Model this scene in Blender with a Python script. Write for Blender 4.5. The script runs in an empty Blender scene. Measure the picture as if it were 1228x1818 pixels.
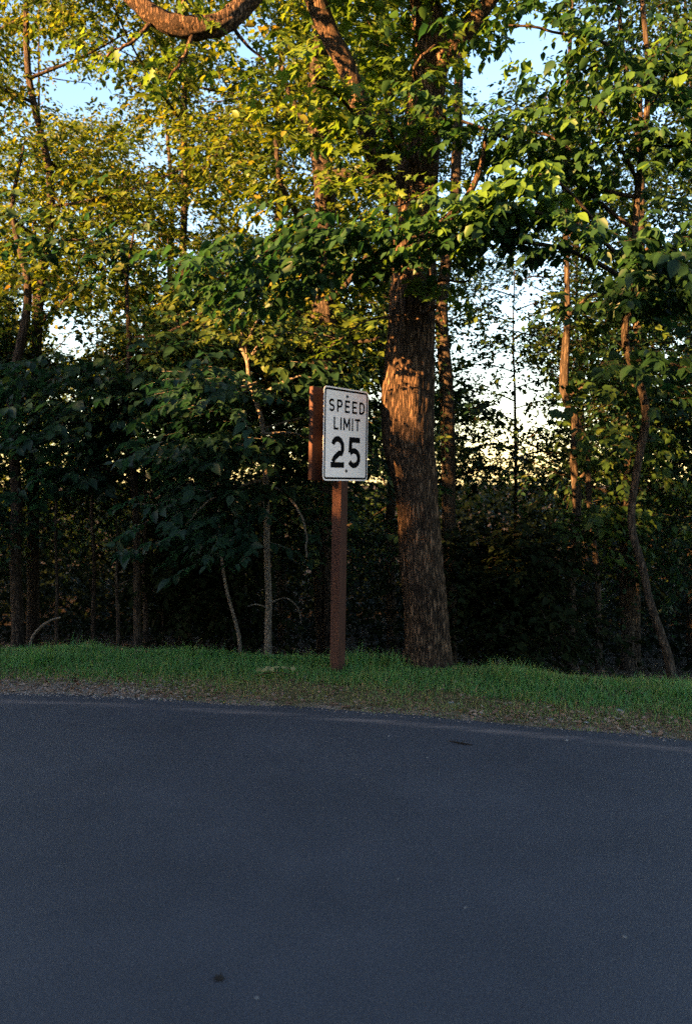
import bpy, math, random
import numpy as np
from mathutils import Vector, Matrix

# ------------------------------------------------------------------ camera, sky, sun, exposure
SC = bpy.context.scene
COL = SC.collection
EYE = 1.65            # eye height above the asphalt, metres
FPX = 1480.0          # focal length in pixels of the 1228 x 1818 photograph
U0, V0 = 614.0, 850.0 # vanishing point of the viewing direction (+Y)

cam_data = bpy.data.cameras.new("camera")
cam = bpy.data.objects.new("camera", cam_data)
COL.objects.link(cam)
cam.location = (0, 0, EYE)
cam.rotation_euler = (math.radians(90), 0, 0)
cam_data.sensor_fit = 'VERTICAL'
cam_data.sensor_height = 36.0
cam_data.lens = FPX / 1818.0 * 36.0
cam_data.shift_y = -(909.0 - V0) / 1818.0
cam_data.clip_start = 0.05
cam_data.clip_end = 3000.0
cam_data.dof.use_dof = True
cam_data.dof.focus_distance = 6.9
cam_data.dof.aperture_fstop = 1.9
SC.camera = cam

SUN_AZ = math.radians(234)     # clockwise from +Y: low sun behind the viewer's left shoulder
SUN_EL = math.radians(15)
world = bpy.data.worlds.new("World")
SC.world = world
world.use_nodes = True
wn = world.node_tree.nodes
wl = world.node_tree.links
wn.clear()
w_out = wn.new("ShaderNodeOutputWorld")
w_bg = wn.new("ShaderNodeBackground")
w_sky = wn.new("ShaderNodeTexSky")
w_sky.sky_type = 'NISHITA'
w_sky.sun_disc = False
w_sky.sun_elevation = SUN_EL
w_sky.sun_rotation = SUN_AZ
w_sky.air_density = 1.0
w_sky.dust_density = 0.6
w_sky.ozone_density = 1.0
w_bg.inputs[1].default_value = 0.05
w_hs = wn.new("ShaderNodeHueSaturation")
w_hs.inputs["Saturation"].default_value = 1.25
wl.new(w_sky.outputs[0], w_hs.inputs["Color"])
wl.new(w_hs.outputs[0], w_bg.inputs[0])
wl.new(w_bg.outputs[0], w_out.inputs[0])

sun_data = bpy.data.lights.new("sun", 'SUN')
sun = bpy.data.objects.new("sun", sun_data)
COL.objects.link(sun)
sun_dir = Vector((math.sin(SUN_AZ) * math.cos(SUN_EL), math.cos(SUN_AZ) * math.cos(SUN_EL), math.sin(SUN_EL)))
sun.rotation_euler = sun_dir.to_track_quat('Z', 'Y').to_euler()
sun.location = sun_dir * 60
sun_data.energy = 4.6
sun_data.angle = math.radians(0.6)
sun_data.color = (1.0, 0.58, 0.23)

SC.view_settings.view_transform = 'Standard'
SC.view_settings.look = 'None'
SC.view_settings.gamma = 1.0
SC.view_settings.exposure = 3.75
SC.view_settings.use_white_balance = True      # film balanced for the bluish open shade
SC.view_settings.white_balance_temperature = 8000
SC.view_settings.white_balance_tint = 20
SC.render.engine = 'CYCLES'
SC.cycles.max_bounces = 6
SC.cycles.diffuse_bounces = 3
SC.cycles.transmission_bounces = 4
SC.cycles.caustics_reflective = False
SC.cycles.caustics_refractive = False
SC.cycles.use_denoising = False

rng = np.random.default_rng(25)
random.seed(25)

# ------------------------------------------------------------------ helpers
def P(u, v, y):
    """point seen at pixel (u, v) of the photograph when it stands y metres ahead"""
    return np.array([(u - U0) / FPX * y, y, EYE - (v - V0) / FPX * y])

def project(p):
    p = np.atleast_2d(p)
    y = np.maximum(p[:, 1], 0.05)
    return U0 + p[:, 0] / y * FPX, V0 - (p[:, 2] - EYE) / y * FPX

def make_mesh(name, verts, tris=None, quads=None, mats=(), attr=None, mat_index=None, smooth=False):
    verts = np.asarray(verts, dtype=np.float32)
    me = bpy.data.meshes.new(name)
    tris = np.zeros((0, 3), np.int32) if tris is None else np.asarray(tris, np.int32).reshape(-1, 3)
    quads = np.zeros((0, 4), np.int32) if quads is None else np.asarray(quads, np.int32).reshape(-1, 4)
    nt, nq = len(tris), len(quads)
    me.vertices.add(len(verts))
    me.vertices.foreach_set("co", verts.ravel())
    me.loops.add(nt * 3 + nq * 4)
    me.loops.foreach_set("vertex_index", np.concatenate([tris.ravel(), quads.ravel()]).astype(np.int32))
    me.polygons.add(nt + nq)
    starts = np.concatenate([np.arange(nt) * 3, nt * 3 + np.arange(nq) * 4]).astype(np.int32)
    me.polygons.foreach_set("loop_start", starts)
    me.polygons.foreach_set("loop_total", np.concatenate([np.full(nt, 3), np.full(nq, 4)]).astype(np.int32))
    if smooth:
        me.polygons.foreach_set("use_smooth", np.ones(nt + nq, dtype=bool))
    if mat_index is not None:
        me.polygons.foreach_set("material_index", np.asarray(mat_index, np.int32))
    for m in mats:
        me.materials.append(m)
    if attr is not None:
        for k, a in attr.items():
            at = me.attributes.new(k, 'FLOAT', 'POINT')
            at.data.foreach_set("value", np.asarray(a, np.float32))
    me.update(calc_edges=True)
    me.validate()
    return me

def link(name, me, parent=None, loc=(0, 0, 0)):
    o = bpy.data.objects.new(name, me)
    COL.objects.link(o)
    o.location = loc
    if parent is not None:
        o.parent = parent
    return o

def tag(o, label=None, cat=None, group=None, kind=None):
    if label: o["label"] = label
    if cat: o["category"] = cat
    if group: o["group"] = group
    if kind: o["kind"] = kind
    return o

def thing(name, loc, label, cat, group=None):
    o = bpy.data.objects.new(name, None)
    COL.objects.link(o)
    o.empty_display_size = 0.2
    o.location = loc
    return tag(o, label, cat, group)

def nrm(a):
    return a / np.maximum(np.linalg.norm(a, axis=-1, keepdims=True), 1e-9)

def smooth_line(pts, rad, n):
    """Catmull-Rom through pts, n samples in all"""
    pts = np.asarray(pts, float); rad = np.asarray(rad, float)
    k = len(pts)
    t = np.linspace(0, k - 1, n)
    i = np.clip(np.floor(t).astype(int), 0, k - 2)
    f = (t - i)[:, None]
    g = lambda j: pts[np.clip(j, 0, k - 1)]
    p0, p1, p2, p3 = g(i - 1), g(i), g(i + 1), g(i + 2)
    q = 0.5 * ((2 * p1) + (-p0 + p2) * f + (2 * p0 - 5 * p1 + 4 * p2 - p3) * f**2 + (-p0 + 3 * p1 - 3 * p2 + p3) * f**3)
    r = np.interp(t, np.arange(k), rad)
    return q, r

def tube(pts, rad, sides=8, rough=0.0, seed=0, cap=True, lobes=0.0):
    pts = np.asarray(pts, float); rad = np.asarray(rad, float)
    n = len(pts)
    tan = nrm(np.gradient(pts, axis=0))
    ref = np.where(np.abs(tan[:, 2:3]) > 0.9, np.array([[0, 1.0, 0]]), np.array([[0, 0, 1.0]]))
    ref = np.repeat(ref[n // 2:n // 2 + 1], n, 0)
    a = nrm(np.cross(ref, tan)); b = np.cross(tan, a)
    th = np.linspace(0, 2 * np.pi, sides, endpoint=False)
    rr = rad[:, None] * np.ones((1, sides))
    if rough:
        r_ = np.random.default_rng(seed)
        ridge = r_.normal(0, 1, sides)
        drift = r_.normal(0, 1, (n, sides))
        for _ in range(2):
            drift = (np.roll(drift, 1, 0) + drift * 2 + np.roll(drift, -1, 0)) / 4
        rr = rr * (1 + rough * (0.55 * ridge[None] + 0.9 * drift))
    if lobes:
        rr = rr * (1 + lobes * np.cos(3 * th + seed)[None] * np.linspace(1, 0.3, n)[:, None])
    v = pts[:, None, :] + rr[..., None] * (np.cos(th)[None, :, None] * a[:, None, :] + np.sin(th)[None, :, None] * b[:, None, :])
    v = v.reshape(-1, 3)
    i = np.arange(n - 1)[:, None]; j = np.arange(sides)[None, :]; j2 = (j + 1) % sides
    q = np.stack([i * sides + j, i * sides + j2, (i + 1) * sides + j2, (i + 1) * sides + j], -1).reshape(-1, 4)
    tr = []
    if cap:
        c = len(v)
        v = np.vstack([v, pts[-1:] + tan[-1:] * rad[-1]])
        base = (n - 1) * sides
        tr = [(base + k, base + (k + 1) % sides, c) for k in range(sides)]
    return v, q, np.array(tr, int).reshape(-1, 3)

class Geo:
    """collects tubes and triangles into one mesh"""
    def __init__(s): s.v = []; s.t = []; s.q = []; s.n = 0
    def add(s, v, q=None, t=None):
        if q is not None and len(q): s.q.append(np.asarray(q) + s.n)
        if t is not None and len(t): s.t.append(np.asarray(t) + s.n)
        s.v.append(np.asarray(v)); s.n += len(v)
    def tube(s, *a, **k):
        v, q, t = tube(*a, **k); s.add(v, q, t)
    def mesh(s, name, mat, off=(0, 0, 0), smooth=True):
        v = np.vstack(s.v) - np.asarray(off)[None]
        t = np.vstack(s.t) if s.t else None
        q = np.vstack(s.q) if s.q else None
        return make_mesh(name, v, t, q, [mat], smooth=smooth)

# ------------------------------------------------------------------ materials
def new_mat(name):
    m = bpy.data.materials.new(name)
    m.use_nodes = True
    nt = m.node_tree
    nt.nodes.clear()
    out = nt.nodes.new("ShaderNodeOutputMaterial")
    return m, nt, out

def node(nt, kind, **kw):
    n = nt.nodes.new(kind)
    for k, v in kw.items():
        if k in n.inputs.keys():
            n.inputs[k].default_value = v
        else:
            setattr(n, k, v)
    return n

def ramp(nt, stops, interp='LINEAR'):
    r = nt.nodes.new("ShaderNodeValToRGB")
    r.color_ramp.interpolation = interp
    el = r.color_ramp.elements
    while len(el) > 1: el.remove(el[0])
    el[0].position = stops[0][0]; el[0].color = (*stops[0][1], 1)
    for p, c in stops[1:]:
        e = el.new(p); e.color = (*c, 1)
    return r

def principled(nt, out, rough=0.8, spec=0.3):
    b = nt.nodes.new("ShaderNodeBsdfPrincipled")
    b.inputs["Roughness"].default_value = rough
    b.inputs["Specular IOR Level"].default_value = spec
    nt.links.new(b.outputs[0], out.inputs[0])
    return b

def leaf_mat(name, stops, trans=0.42, rough=0.45, spec=0.35):
    m, nt, out = new_mat(name)
    at = node(nt, "ShaderNodeAttribute", attribute_name="tint")
    r = ramp(nt, stops)
    nt.links.new(at.outputs["Fac"], r.inputs[0])
    b = nt.nodes.new("ShaderNodeBsdfPrincipled")
    b.inputs["Roughness"].default_value = rough
    b.inputs["Specular IOR Level"].default_value = spec
    nt.links.new(r.outputs[0], b.inputs["Base Color"])
    tr = nt.nodes.new("ShaderNodeBsdfTranslucent")
    hs = node(nt, "ShaderNodeHueSaturation")
    hs.inputs["Hue"].default_value = 0.485
    hs.inputs["Saturation"].default_value = 1.1
    hs.inputs["Value"].default_value = 1.7
    nt.links.new(r.outputs[0], hs.inputs["Color"])
    nt.links.new(hs.outputs[0], tr.inputs[0])
    mx = nt.nodes.new("ShaderNodeMixShader")
    mx.inputs[0].default_value = trans
    nt.links.new(b.outputs[0], mx.inputs[1]); nt.links.new(tr.outputs[0], mx.inputs[2])
    nt.links.new(mx.outputs[0], out.inputs[0])
    return m

def bark_mat(name, dark, mid, light, scale=9.0, stretch=0.16, bump=0.6, moss=None):
    m, nt, out = new_mat(name)
    b = principled(nt, out, 0.92, 0.15)
    tc = node(nt, "ShaderNodeTexCoord")
    mp = node(nt, "ShaderNodeMapping")
    mp.inputs["Scale"].default_value = (1, 1, stretch)
    nt.links.new(tc.outputs["Object"], mp.inputs[0])
    n1 = node(nt, "ShaderNodeTexNoise", Scale=scale * 2.6, Detail=8.0, Roughness=0.65)
    vo = node(nt, "ShaderNodeTexVoronoi", Scale=scale * 3.0)
    vo.feature = 'DISTANCE_TO_EDGE'
    n2 = node(nt, "ShaderNodeTexNoise", Scale=2.2, Detail=5.0)
    wv = node(nt, "ShaderNodeVectorMath"); wv.operation = 'MULTIPLY_ADD'
    nt.links.new(mp.outputs[0], n1.inputs["Vector"])
    nt.links.new(n1.outputs["Color"], wv.inputs[0]); wv.inputs[1].default_value = (0.06, 0.06, 0.06)
    nt.links.new(mp.outputs[0], wv.inputs[2])
    nt.links.new(wv.outputs[0], vo.inputs["Vector"])
    nt.links.new(tc.outputs["Object"], n2.inputs["Vector"])
    mr = node(nt, "ShaderNodeMapRange"); mr.inputs["From Max"].default_value = 0.22
    nt.links.new(vo.outputs["Distance"], mr.inputs["Value"])
    ml = node(nt, "ShaderNodeMath", operation='MULTIPLY')
    nt.links.new(mr.outputs[0], ml.inputs[0]); nt.links.new(n1.outputs["Fac"], ml.inputs[1])
    r = ramp(nt, [(0.05, dark), (0.4, mid), (0.75, light)])
    nt.links.new(ml.outputs[0], r.inputs[0])
    src = r
    mix = node(nt, "ShaderNodeMix", data_type='RGBA')
    r2 = ramp(nt, [(0.42, (0, 0, 0)), (0.68, (1, 1, 1))])
    nt.links.new(n2.outputs["Fac"], r2.inputs[0])
    nt.links.new(r2.outputs[0], mix.inputs["Factor"])
    nt.links.new(src.outputs[0], mix.inputs["A"])
    mix.inputs["B"].default_value = (*(moss or mid), 1)
    sc = node(nt, "ShaderNodeMath", operation='MULTIPLY'); sc.inputs[1].default_value = 0.45
    nt.links.new(r2.outputs[0], sc.inputs[0]); nt.links.new(sc.outputs[0], mix.inputs["Factor"])
    nt.links.new(mix.outputs["Result"], b.inputs["Base Color"])
    bp = node(nt, "ShaderNodeBump", Strength=bump, Distance=0.03)
    nt.links.new(ml.outputs[0], bp.inputs["Height"])
    nt.links.new(bp.outputs[0], b.inputs["Normal"])
    return m

M = {}
M['oak_bark'] = bark_mat("oak_bark", (0.012, 0.008, 0.006), (0.080, 0.050, 0.033), (0.24, 0.142, 0.088), scale=13, stretch=0.17, bump=1.0)
M['bark'] = bark_mat("grey_brown_bark", (0.014, 0.010, 0.008), (0.050, 0.037, 0.028), (0.11, 0.080, 0.058), scale=14, bump=0.7)
M['pale_bark'] = bark_mat("pale_bark", (0.05, 0.04, 0.033), (0.15, 0.125, 0.10), (0.30, 0.25, 0.21), scale=16, stretch=0.5, bump=0.5)
M['leaf_near'] = leaf_mat("near_leaf", [(0, (0.009, 0.032, 0.013)), (0.5, (0.016, 0.049, 0.017)), (0.8, (0.045, 0.10, 0.02)), (1, (0.085, 0.165, 0.028))], spec=.2)  # lightest tints raised to stand in for sun on the leaves
M['leaf_oak'] = leaf_mat("oak_leaf", [(0, (0.020, 0.05, 0.013)), (0.6, (0.05, 0.10, 0.018)), (1, (0.12, 0.17, 0.03))], trans=0.5, spec=.2)
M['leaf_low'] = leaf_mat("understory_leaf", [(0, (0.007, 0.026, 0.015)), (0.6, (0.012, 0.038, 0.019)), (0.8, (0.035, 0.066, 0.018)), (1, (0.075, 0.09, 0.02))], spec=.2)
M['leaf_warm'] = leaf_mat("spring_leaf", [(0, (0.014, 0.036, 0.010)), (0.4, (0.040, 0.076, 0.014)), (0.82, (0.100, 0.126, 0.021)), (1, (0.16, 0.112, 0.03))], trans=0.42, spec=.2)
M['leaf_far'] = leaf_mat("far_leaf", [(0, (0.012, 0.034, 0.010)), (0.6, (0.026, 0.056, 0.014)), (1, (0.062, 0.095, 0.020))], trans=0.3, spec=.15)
M['leaf_shaded'] = leaf_mat("shade_darkened_leaf", [(0, (0.005, 0.009, 0.004)), (0.6, (0.008, 0.014, 0.006)), (1, (0.014, 0.019, 0.007))], trans=0.15, spec=.02)  # deep shade of the wood put into the colour, darker than real foliage

# ------------------------------------------------------------------ ground, road
def road_edge(x):
    """far edge of the asphalt, y as a function of x (a gentle bend, straight further out)"""
    x = np.asarray(x, float)
    c = np.clip(x, -4.0, 4.0)
    y = 5.96 - 0.255 * c - 0.030 * c * c
    return y + (x - c) * (-0.255 - 0.060 * c)

ROAD_W = 6.8
def fbm(x, y, seed=0):
    r = np.random.default_rng(seed); z = 0
    for k in range(5):
        f = 0.6 * 1.9 ** k
        a, b, c, d = r.uniform(0, 6.28, 4)
        z = z + (np.sin(f * x * np.cos(a) + f * y * np.sin(a) + c) * np.cos(f * x * np.sin(b) - f * y * np.cos(b) + d)) / 1.6 ** k
    return z

def ground_z(x, y):
    x = np.asarray(x, float); y = np.asarray(y, float)
    s = y - road_edge(x)
    verge = 0.030 * np.clip(s / 0.9, 0, 1) ** 1.5 + 0.012 * fbm(x * 3, y * 3, 4) * np.clip(s / 0.3, 0, 1)
    drop = -5.5 * (1 - np.exp(-np.clip(s - 1.35, 0, None) / 28.0)) + 0.05 * fbm(x, y, 5) * np.clip((s - 1.2) / 2, 0, 1)
    t = -s - ROAD_W
    near = np.clip(t, 0, None) * 0.01 + 0.012 * fbm(x * 2, y * 2, 6) * np.clip(t, 0, 1)
    z = np.where(s > 0, verge + drop, np.where(t > 0, near, -0.012))
    return z

def axis(lo, hi, fine_lo, fine_hi, fine, growth=1.22):
    a = list(np.arange(fine_lo, fine_hi + 1e-6, fine))
    st = fine
    while a[-1] < hi: st *= growth; a.append(a[-1] + st)
    st = fine
    while a[0] > lo: st *= growth; a.insert(0, a[0] - st)
    return np.array(a)

gx = axis(-900, 900, -8, 8, 0.10)
gs = axis(-900, 900, -0.3, 4.0, 0.06)
GX, GS = np.meshgrid(gx, gs, indexing='ij')
edge_far = np.clip(GX, -60, 60)
GY = GS + road_edge(edge_far)
GZ = np.where(np.abs(GX) > 60, ground_z(edge_far, GY), ground_z(GX, GY))
nx, ns = GX.shape
idx = np.arange(nx * ns).reshape(nx, ns)
gq = np.stack([idx[:-1, :-1], idx[1:, :-1], idx[1:, 1:], idx[:-1, 1:]], -1).reshape(-1, 4)

def ground_mat():
    m, nt, out = new_mat("verge_soil_and_forest_litter")
    b = principled(nt, out, 0.95, 0.12)
    tc = node(nt, "ShaderNodeTexCoord")
    at = node(nt, "ShaderNodeAttribute", attribute_name="verge")
    n1 = node(nt, "ShaderNodeTexNoise", Scale=14.0, Detail=9.0, Roughness=0.7)
    n2 = node(nt, "ShaderNodeTexNoise", Scale=3.0, Detail=5.0)
    n3 = node(nt, "ShaderNodeTexVoronoi", Scale=70.0)
    for n in (n1, n2, n3): nt.links.new(tc.outputs["Object"], n.inputs["Vector"])
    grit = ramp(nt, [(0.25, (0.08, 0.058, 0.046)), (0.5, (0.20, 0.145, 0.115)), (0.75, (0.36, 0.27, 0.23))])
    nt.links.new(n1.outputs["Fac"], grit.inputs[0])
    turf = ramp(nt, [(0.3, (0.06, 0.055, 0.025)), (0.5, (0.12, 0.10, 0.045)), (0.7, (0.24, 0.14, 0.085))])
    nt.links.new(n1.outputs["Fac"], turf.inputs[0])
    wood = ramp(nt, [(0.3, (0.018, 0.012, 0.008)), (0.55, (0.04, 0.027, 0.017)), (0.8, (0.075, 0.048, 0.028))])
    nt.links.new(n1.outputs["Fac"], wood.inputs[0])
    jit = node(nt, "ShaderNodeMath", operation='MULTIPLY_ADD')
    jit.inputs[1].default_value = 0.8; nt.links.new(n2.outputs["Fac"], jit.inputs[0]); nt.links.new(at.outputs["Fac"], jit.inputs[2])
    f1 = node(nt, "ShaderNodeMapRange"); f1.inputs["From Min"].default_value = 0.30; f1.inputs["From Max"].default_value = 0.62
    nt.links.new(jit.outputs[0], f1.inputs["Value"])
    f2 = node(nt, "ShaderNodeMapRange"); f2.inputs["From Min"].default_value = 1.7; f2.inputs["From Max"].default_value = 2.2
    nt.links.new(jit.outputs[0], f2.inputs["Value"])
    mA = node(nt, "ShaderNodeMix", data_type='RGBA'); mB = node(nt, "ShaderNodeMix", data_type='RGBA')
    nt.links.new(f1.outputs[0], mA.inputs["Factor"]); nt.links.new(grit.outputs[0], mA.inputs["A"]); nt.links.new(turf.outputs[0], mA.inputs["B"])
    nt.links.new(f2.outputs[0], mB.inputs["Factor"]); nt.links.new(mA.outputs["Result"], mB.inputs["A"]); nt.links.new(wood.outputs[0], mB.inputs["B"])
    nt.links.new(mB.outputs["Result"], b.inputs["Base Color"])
    bp = node(nt, "ShaderNodeBump", Strength=0.9, Distance=0.03)
    ad = node(nt, "ShaderNodeMath", operation='ADD')
    nt.links.new(n1.outputs["Fac"], ad.inputs[0]); nt.links.new(n3.outputs["Distance"], ad.inputs[1])
    nt.links.new(ad.outputs[0], bp.inputs["Height"]); nt.links.new(bp.outputs[0], b.inputs["Normal"])
    return m

gv = np.stack([GX, GY, GZ], -1).reshape(-1, 3)
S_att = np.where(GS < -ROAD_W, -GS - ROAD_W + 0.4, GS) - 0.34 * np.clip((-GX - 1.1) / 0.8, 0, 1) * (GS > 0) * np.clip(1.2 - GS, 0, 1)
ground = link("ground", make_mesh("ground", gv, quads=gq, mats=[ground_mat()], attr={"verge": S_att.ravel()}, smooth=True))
tag(ground, "grassy verge soil running into dark leaf-littered forest floor", kind="structure")

def road_mat():
    m, nt, out = new_mat("asphalt")
    b = principled(nt, out, 0.72, 0.4)
    tc = node(nt, "ShaderNodeTexCoord")
    at = node(nt, "ShaderNodeAttribute", attribute_name="inset")
    n1 = node(nt, "ShaderNodeTexNoise", Scale=150.0, Detail=3.0, Roughness=0.8)
    n2 = node(nt, "ShaderNodeTexNoise", Scale=1.3, Detail=6.0, Roughness=0.6)
    vo = node(nt, "ShaderNodeTexVoronoi", Scale=110.0)
    mp = node(nt, "ShaderNodeMapping"); mp.inputs["Rotation"].default_value = (0, 0, 0.2); mp.inputs["Scale"].default_value = (0.5, 6.0, 1)
    n4 = node(nt, "ShaderNodeTexNoise", Scale=1.6, Detail=6.0, Roughness=0.7)
    nt.links.new(tc.outputs["Object"], mp.inputs[0]); nt.links.new(mp.outputs[0], n4.inputs["Vector"])
    for n in (n1, n2, vo): nt.links.new(tc.outputs["Object"], n.inputs["Vector"])
    base = ramp(nt, [(0.30, (0.011, 0.0118, 0.0155)), (0.5, (0.031, 0.032, 0.042)), (0.75, (0.084, 0.083, 0.094))])
    mixv = node(nt, "ShaderNodeMath", operation='MULTIPLY_ADD'); mixv.inputs[1].default_value = 1.05
    sm = node(nt, "ShaderNodeMath", operation='MULTIPLY_ADD'); sm.inputs[1].default_value = 0.26; sm.inputs[2].default_value = -0.16
    nt.links.new(n2.outputs["Fac"], sm.inputs[0])
    nt.links.new(n1.outputs["Fac"], mixv.inputs[0]); nt.links.new(sm.outputs[0], mixv.inputs[2])
    nt.links.new(mixv.outputs[0], base.inputs[0])
    # worn, dusty stripe where the edge line used to be
    d = node(nt, "ShaderNodeMath", operation='SUBTRACT'); d.inputs[1].default_value = 0.235
    nt.links.new(at.outputs["Fac"], d.inputs[0])
    ab = node(nt, "ShaderNodeMath", operation='ABSOLUTE'); nt.links.new(d.outputs[0], ab.inputs[0])
    st = node(nt, "ShaderNodeMapRange"); st.inputs["From Min"].default_value = 0.075; st.inputs["From Max"].default_value = 0.02
    nt.links.new(ab.outputs[0], st.inputs["Value"])
    wr = node(nt, "ShaderNodeMapRange"); wr.inputs["From Min"].default_value = 0.38; wr.inputs["From Max"].default_value = 0.66
    nt.links.new(n4.outputs["Fac"], wr.inputs["Value"])
    mu = node(nt, "ShaderNodeMath", operation='MULTIPLY'); nt.links.new(st.outputs[0], mu.inputs[0]); nt.links.new(wr.outputs[0], mu.inputs[1])
    mu2 = node(nt, "ShaderNodeMath", operation='MULTIPLY'); mu2.inputs[1].default_value = 0.75; nt.links.new(mu.outputs[0], mu2.inputs[0])
    mx = node(nt, "ShaderNodeMix", data_type='RGBA'); mx.inputs["B"].default_value = (0.17, 0.125, 0.115, 1)
    nt.links.new(mu2.outputs[0], mx.inputs["Factor"]); nt.links.new(base.outputs[0], mx.inputs["A"])
    # dust blown onto the margin outside the stripe
    nt.links.new(mx.outputs["Result"], b.inputs["Base Color"])
    bp = node(nt, "ShaderNodeBump", Strength=0.55, Distance=0.006)
    nt.links.new(vo.outputs["Distance"], bp.inputs["Height"]); nt.links.new(bp.outputs[0], b.inputs["Normal"])
    return m

rx = axis(-58, 58, -7, 7, 0.035, 1.12)
rs = np.concatenate([[0.0, 0.02, 0.06], np.linspace(0.15, ROAD_W, 24)])
RX, RS = np.meshgrid(rx, rs, indexing='ij')
wob = 0.034 * fbm(RX * 7, RX * 0 + 1.0, 11) + 0.018 * fbm(RX * 31, RX * 0, 12)
RY = road_edge(RX) - RS - wob * np.clip(1 - RS / 0.15, 0, 1)
RZ = np.where(RS == 0, -0.02, 0.0) + 0.0 * RX
n1_, n2_ = RX.shape
ri = np.arange(n1_ * n2_).reshape(n1_, n2_)
rq = np.stack([ri[:-1, 1:], ri[1:, 1:], ri[1:, :-1], ri[:-1, :-1]], -1).reshape(-1, 4)
road = link("road", make_mesh("road", np.stack([RX, RY, RZ], -1).reshape(-1, 3), quads=rq, mats=[road_mat()], attr={"inset": RS.ravel()}, smooth=True))
tag(road, "dark blue-grey asphalt road with a worn dusty edge stripe", kind="structure")

# ------------------------------------------------------------------ foliage machinery
LT = np.array([[0, 0, 0], [-0.30, 0.30, 0.07], [-0.24, 0.66, 0.03], [0, 1.0, -0.10], [0.24, 0.66, 0.03], [0.30, 0.30, 0.07]])
LT_T = np.array([[0, 2, 1], [0, 3, 2], [0, 4, 3], [0, 5, 4]])
LN = np.array([[0, 0, 0], [-0.16, 0.12, 0.04], [-0.28, 0.32, 0.08], [-0.27, 0.52, 0.06], [-0.16, 0.76, 0.0], [0, 1.04, -0.12],
               [0.16, 0.76, 0.0], [0.27, 0.52, 0.06], [0.28, 0.32, 0.08], [0.16, 0.12, 0.04], [0, 0.34, 0.0], [0, 0.66, -0.02]])
LN_T = np.array([[0, 10, 1], [1, 10, 2], [2, 10, 3], [3, 10, 11], [3, 11, 4], [4, 11, 5],
                 [5, 11, 6], [6, 11, 7], [7, 11, 10], [7, 10, 8], [8, 10, 9], [9, 10, 0]])
LOB = np.array([[0, 0, 0], [-0.12, 0.16, 0.02], [-0.34, 0.22, 0.06], [-0.16, 0.40, 0.02], [-0.40, 0.60, 0.05], [-0.14, 0.66, 0.0], [0, 1.0, -0.10],
                [0.14, 0.66, 0.0], [0.40, 0.60, 0.05], [0.16, 0.40, 0.02], [0.34, 0.22, 0.06], [0.12, 0.16, 0.02], [0, 0.4, -0.01]])
LOB_T = np.array([[12, (i + 1) % 12, i] for i in range(12)])
LF = np.array([[0, 0, 0], [-0.31, 0.42, 0.06], [0, 1.0, -0.08], [0.31, 0.42, 0.06]])
LF_T = np.array([[0, 2, 1], [0, 3, 2]])
TEMPL = {'far': (LF, LF_T), 'plain': (LT, LT_T), 'near': (LN, LN_T), 'lobed': (LOB, LOB_T)}

def gaps(p):
    """how open the wood is along a line of sight: 0 dense .. 1 clear (openings between the crowns)"""
    u, v = project(p)
    g = np.zeros(len(u))
    for (a, b, ru, rv, k) in OPEN:
        g = np.maximum(g, k * np.exp(-(((u - a) / ru) ** 2 + ((v - b) / rv) ** 2) ** 2))
    return g
OPEN = [(905, 545, 75, 58, .78), (865, 620, 55, 58, .82), (930, 700, 66, 64, .88), (880, 790, 46, 56, .68), (955, 790, 38, 52, .68), (965, 480, 34, 30, .95),
        (850, 110, 55, 40, .9), (930, 70, 60, 60, .8), (975, 120, 30, 40, .9), (1165, 200, 40, 40, .7), (1060, 250, 30, 40, .6),
        (140, 155, 95, 48, 1.0), (85, 100, 60, 50, .9), (215, 70, 50, 45, .85), (440, 55, 45, 55, 1.0), (130, 590, 65, 58, .94), (55, 535, 45, 28, .94), (185, 550, 35, 28, .85),
        (460, 390, 45, 28, .93), (280, 260, 45, 45, .8), (375, 165, 35, 35, .85), (300, 470, 30, 30, .8), (350, 380, 30, 30, .7), (530, 270, 30, 30, .7), (620, 500, 25, 30, .6), (1190, 600, 40, 30, .7), (830, 200, 25, 20, .8), (915, 285, 22, 20, .8),
        (660, 690, 22, 40, .7)]

class Leaves:
    def __init__(s): s.pos = []; s.dir = []; s.nor = []; s.len = []; s.tint = []
    def add(s, pos, d, n, l, t):
        s.pos.append(pos); s.dir.append(d); s.nor.append(n); s.len.append(l); s.tint.append(t)
    def arrays(s):
        return np.vstack(s.pos), np.vstack(s.dir), np.vstack(s.nor), np.concatenate(s.len), np.concatenate(s.tint)

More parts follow.
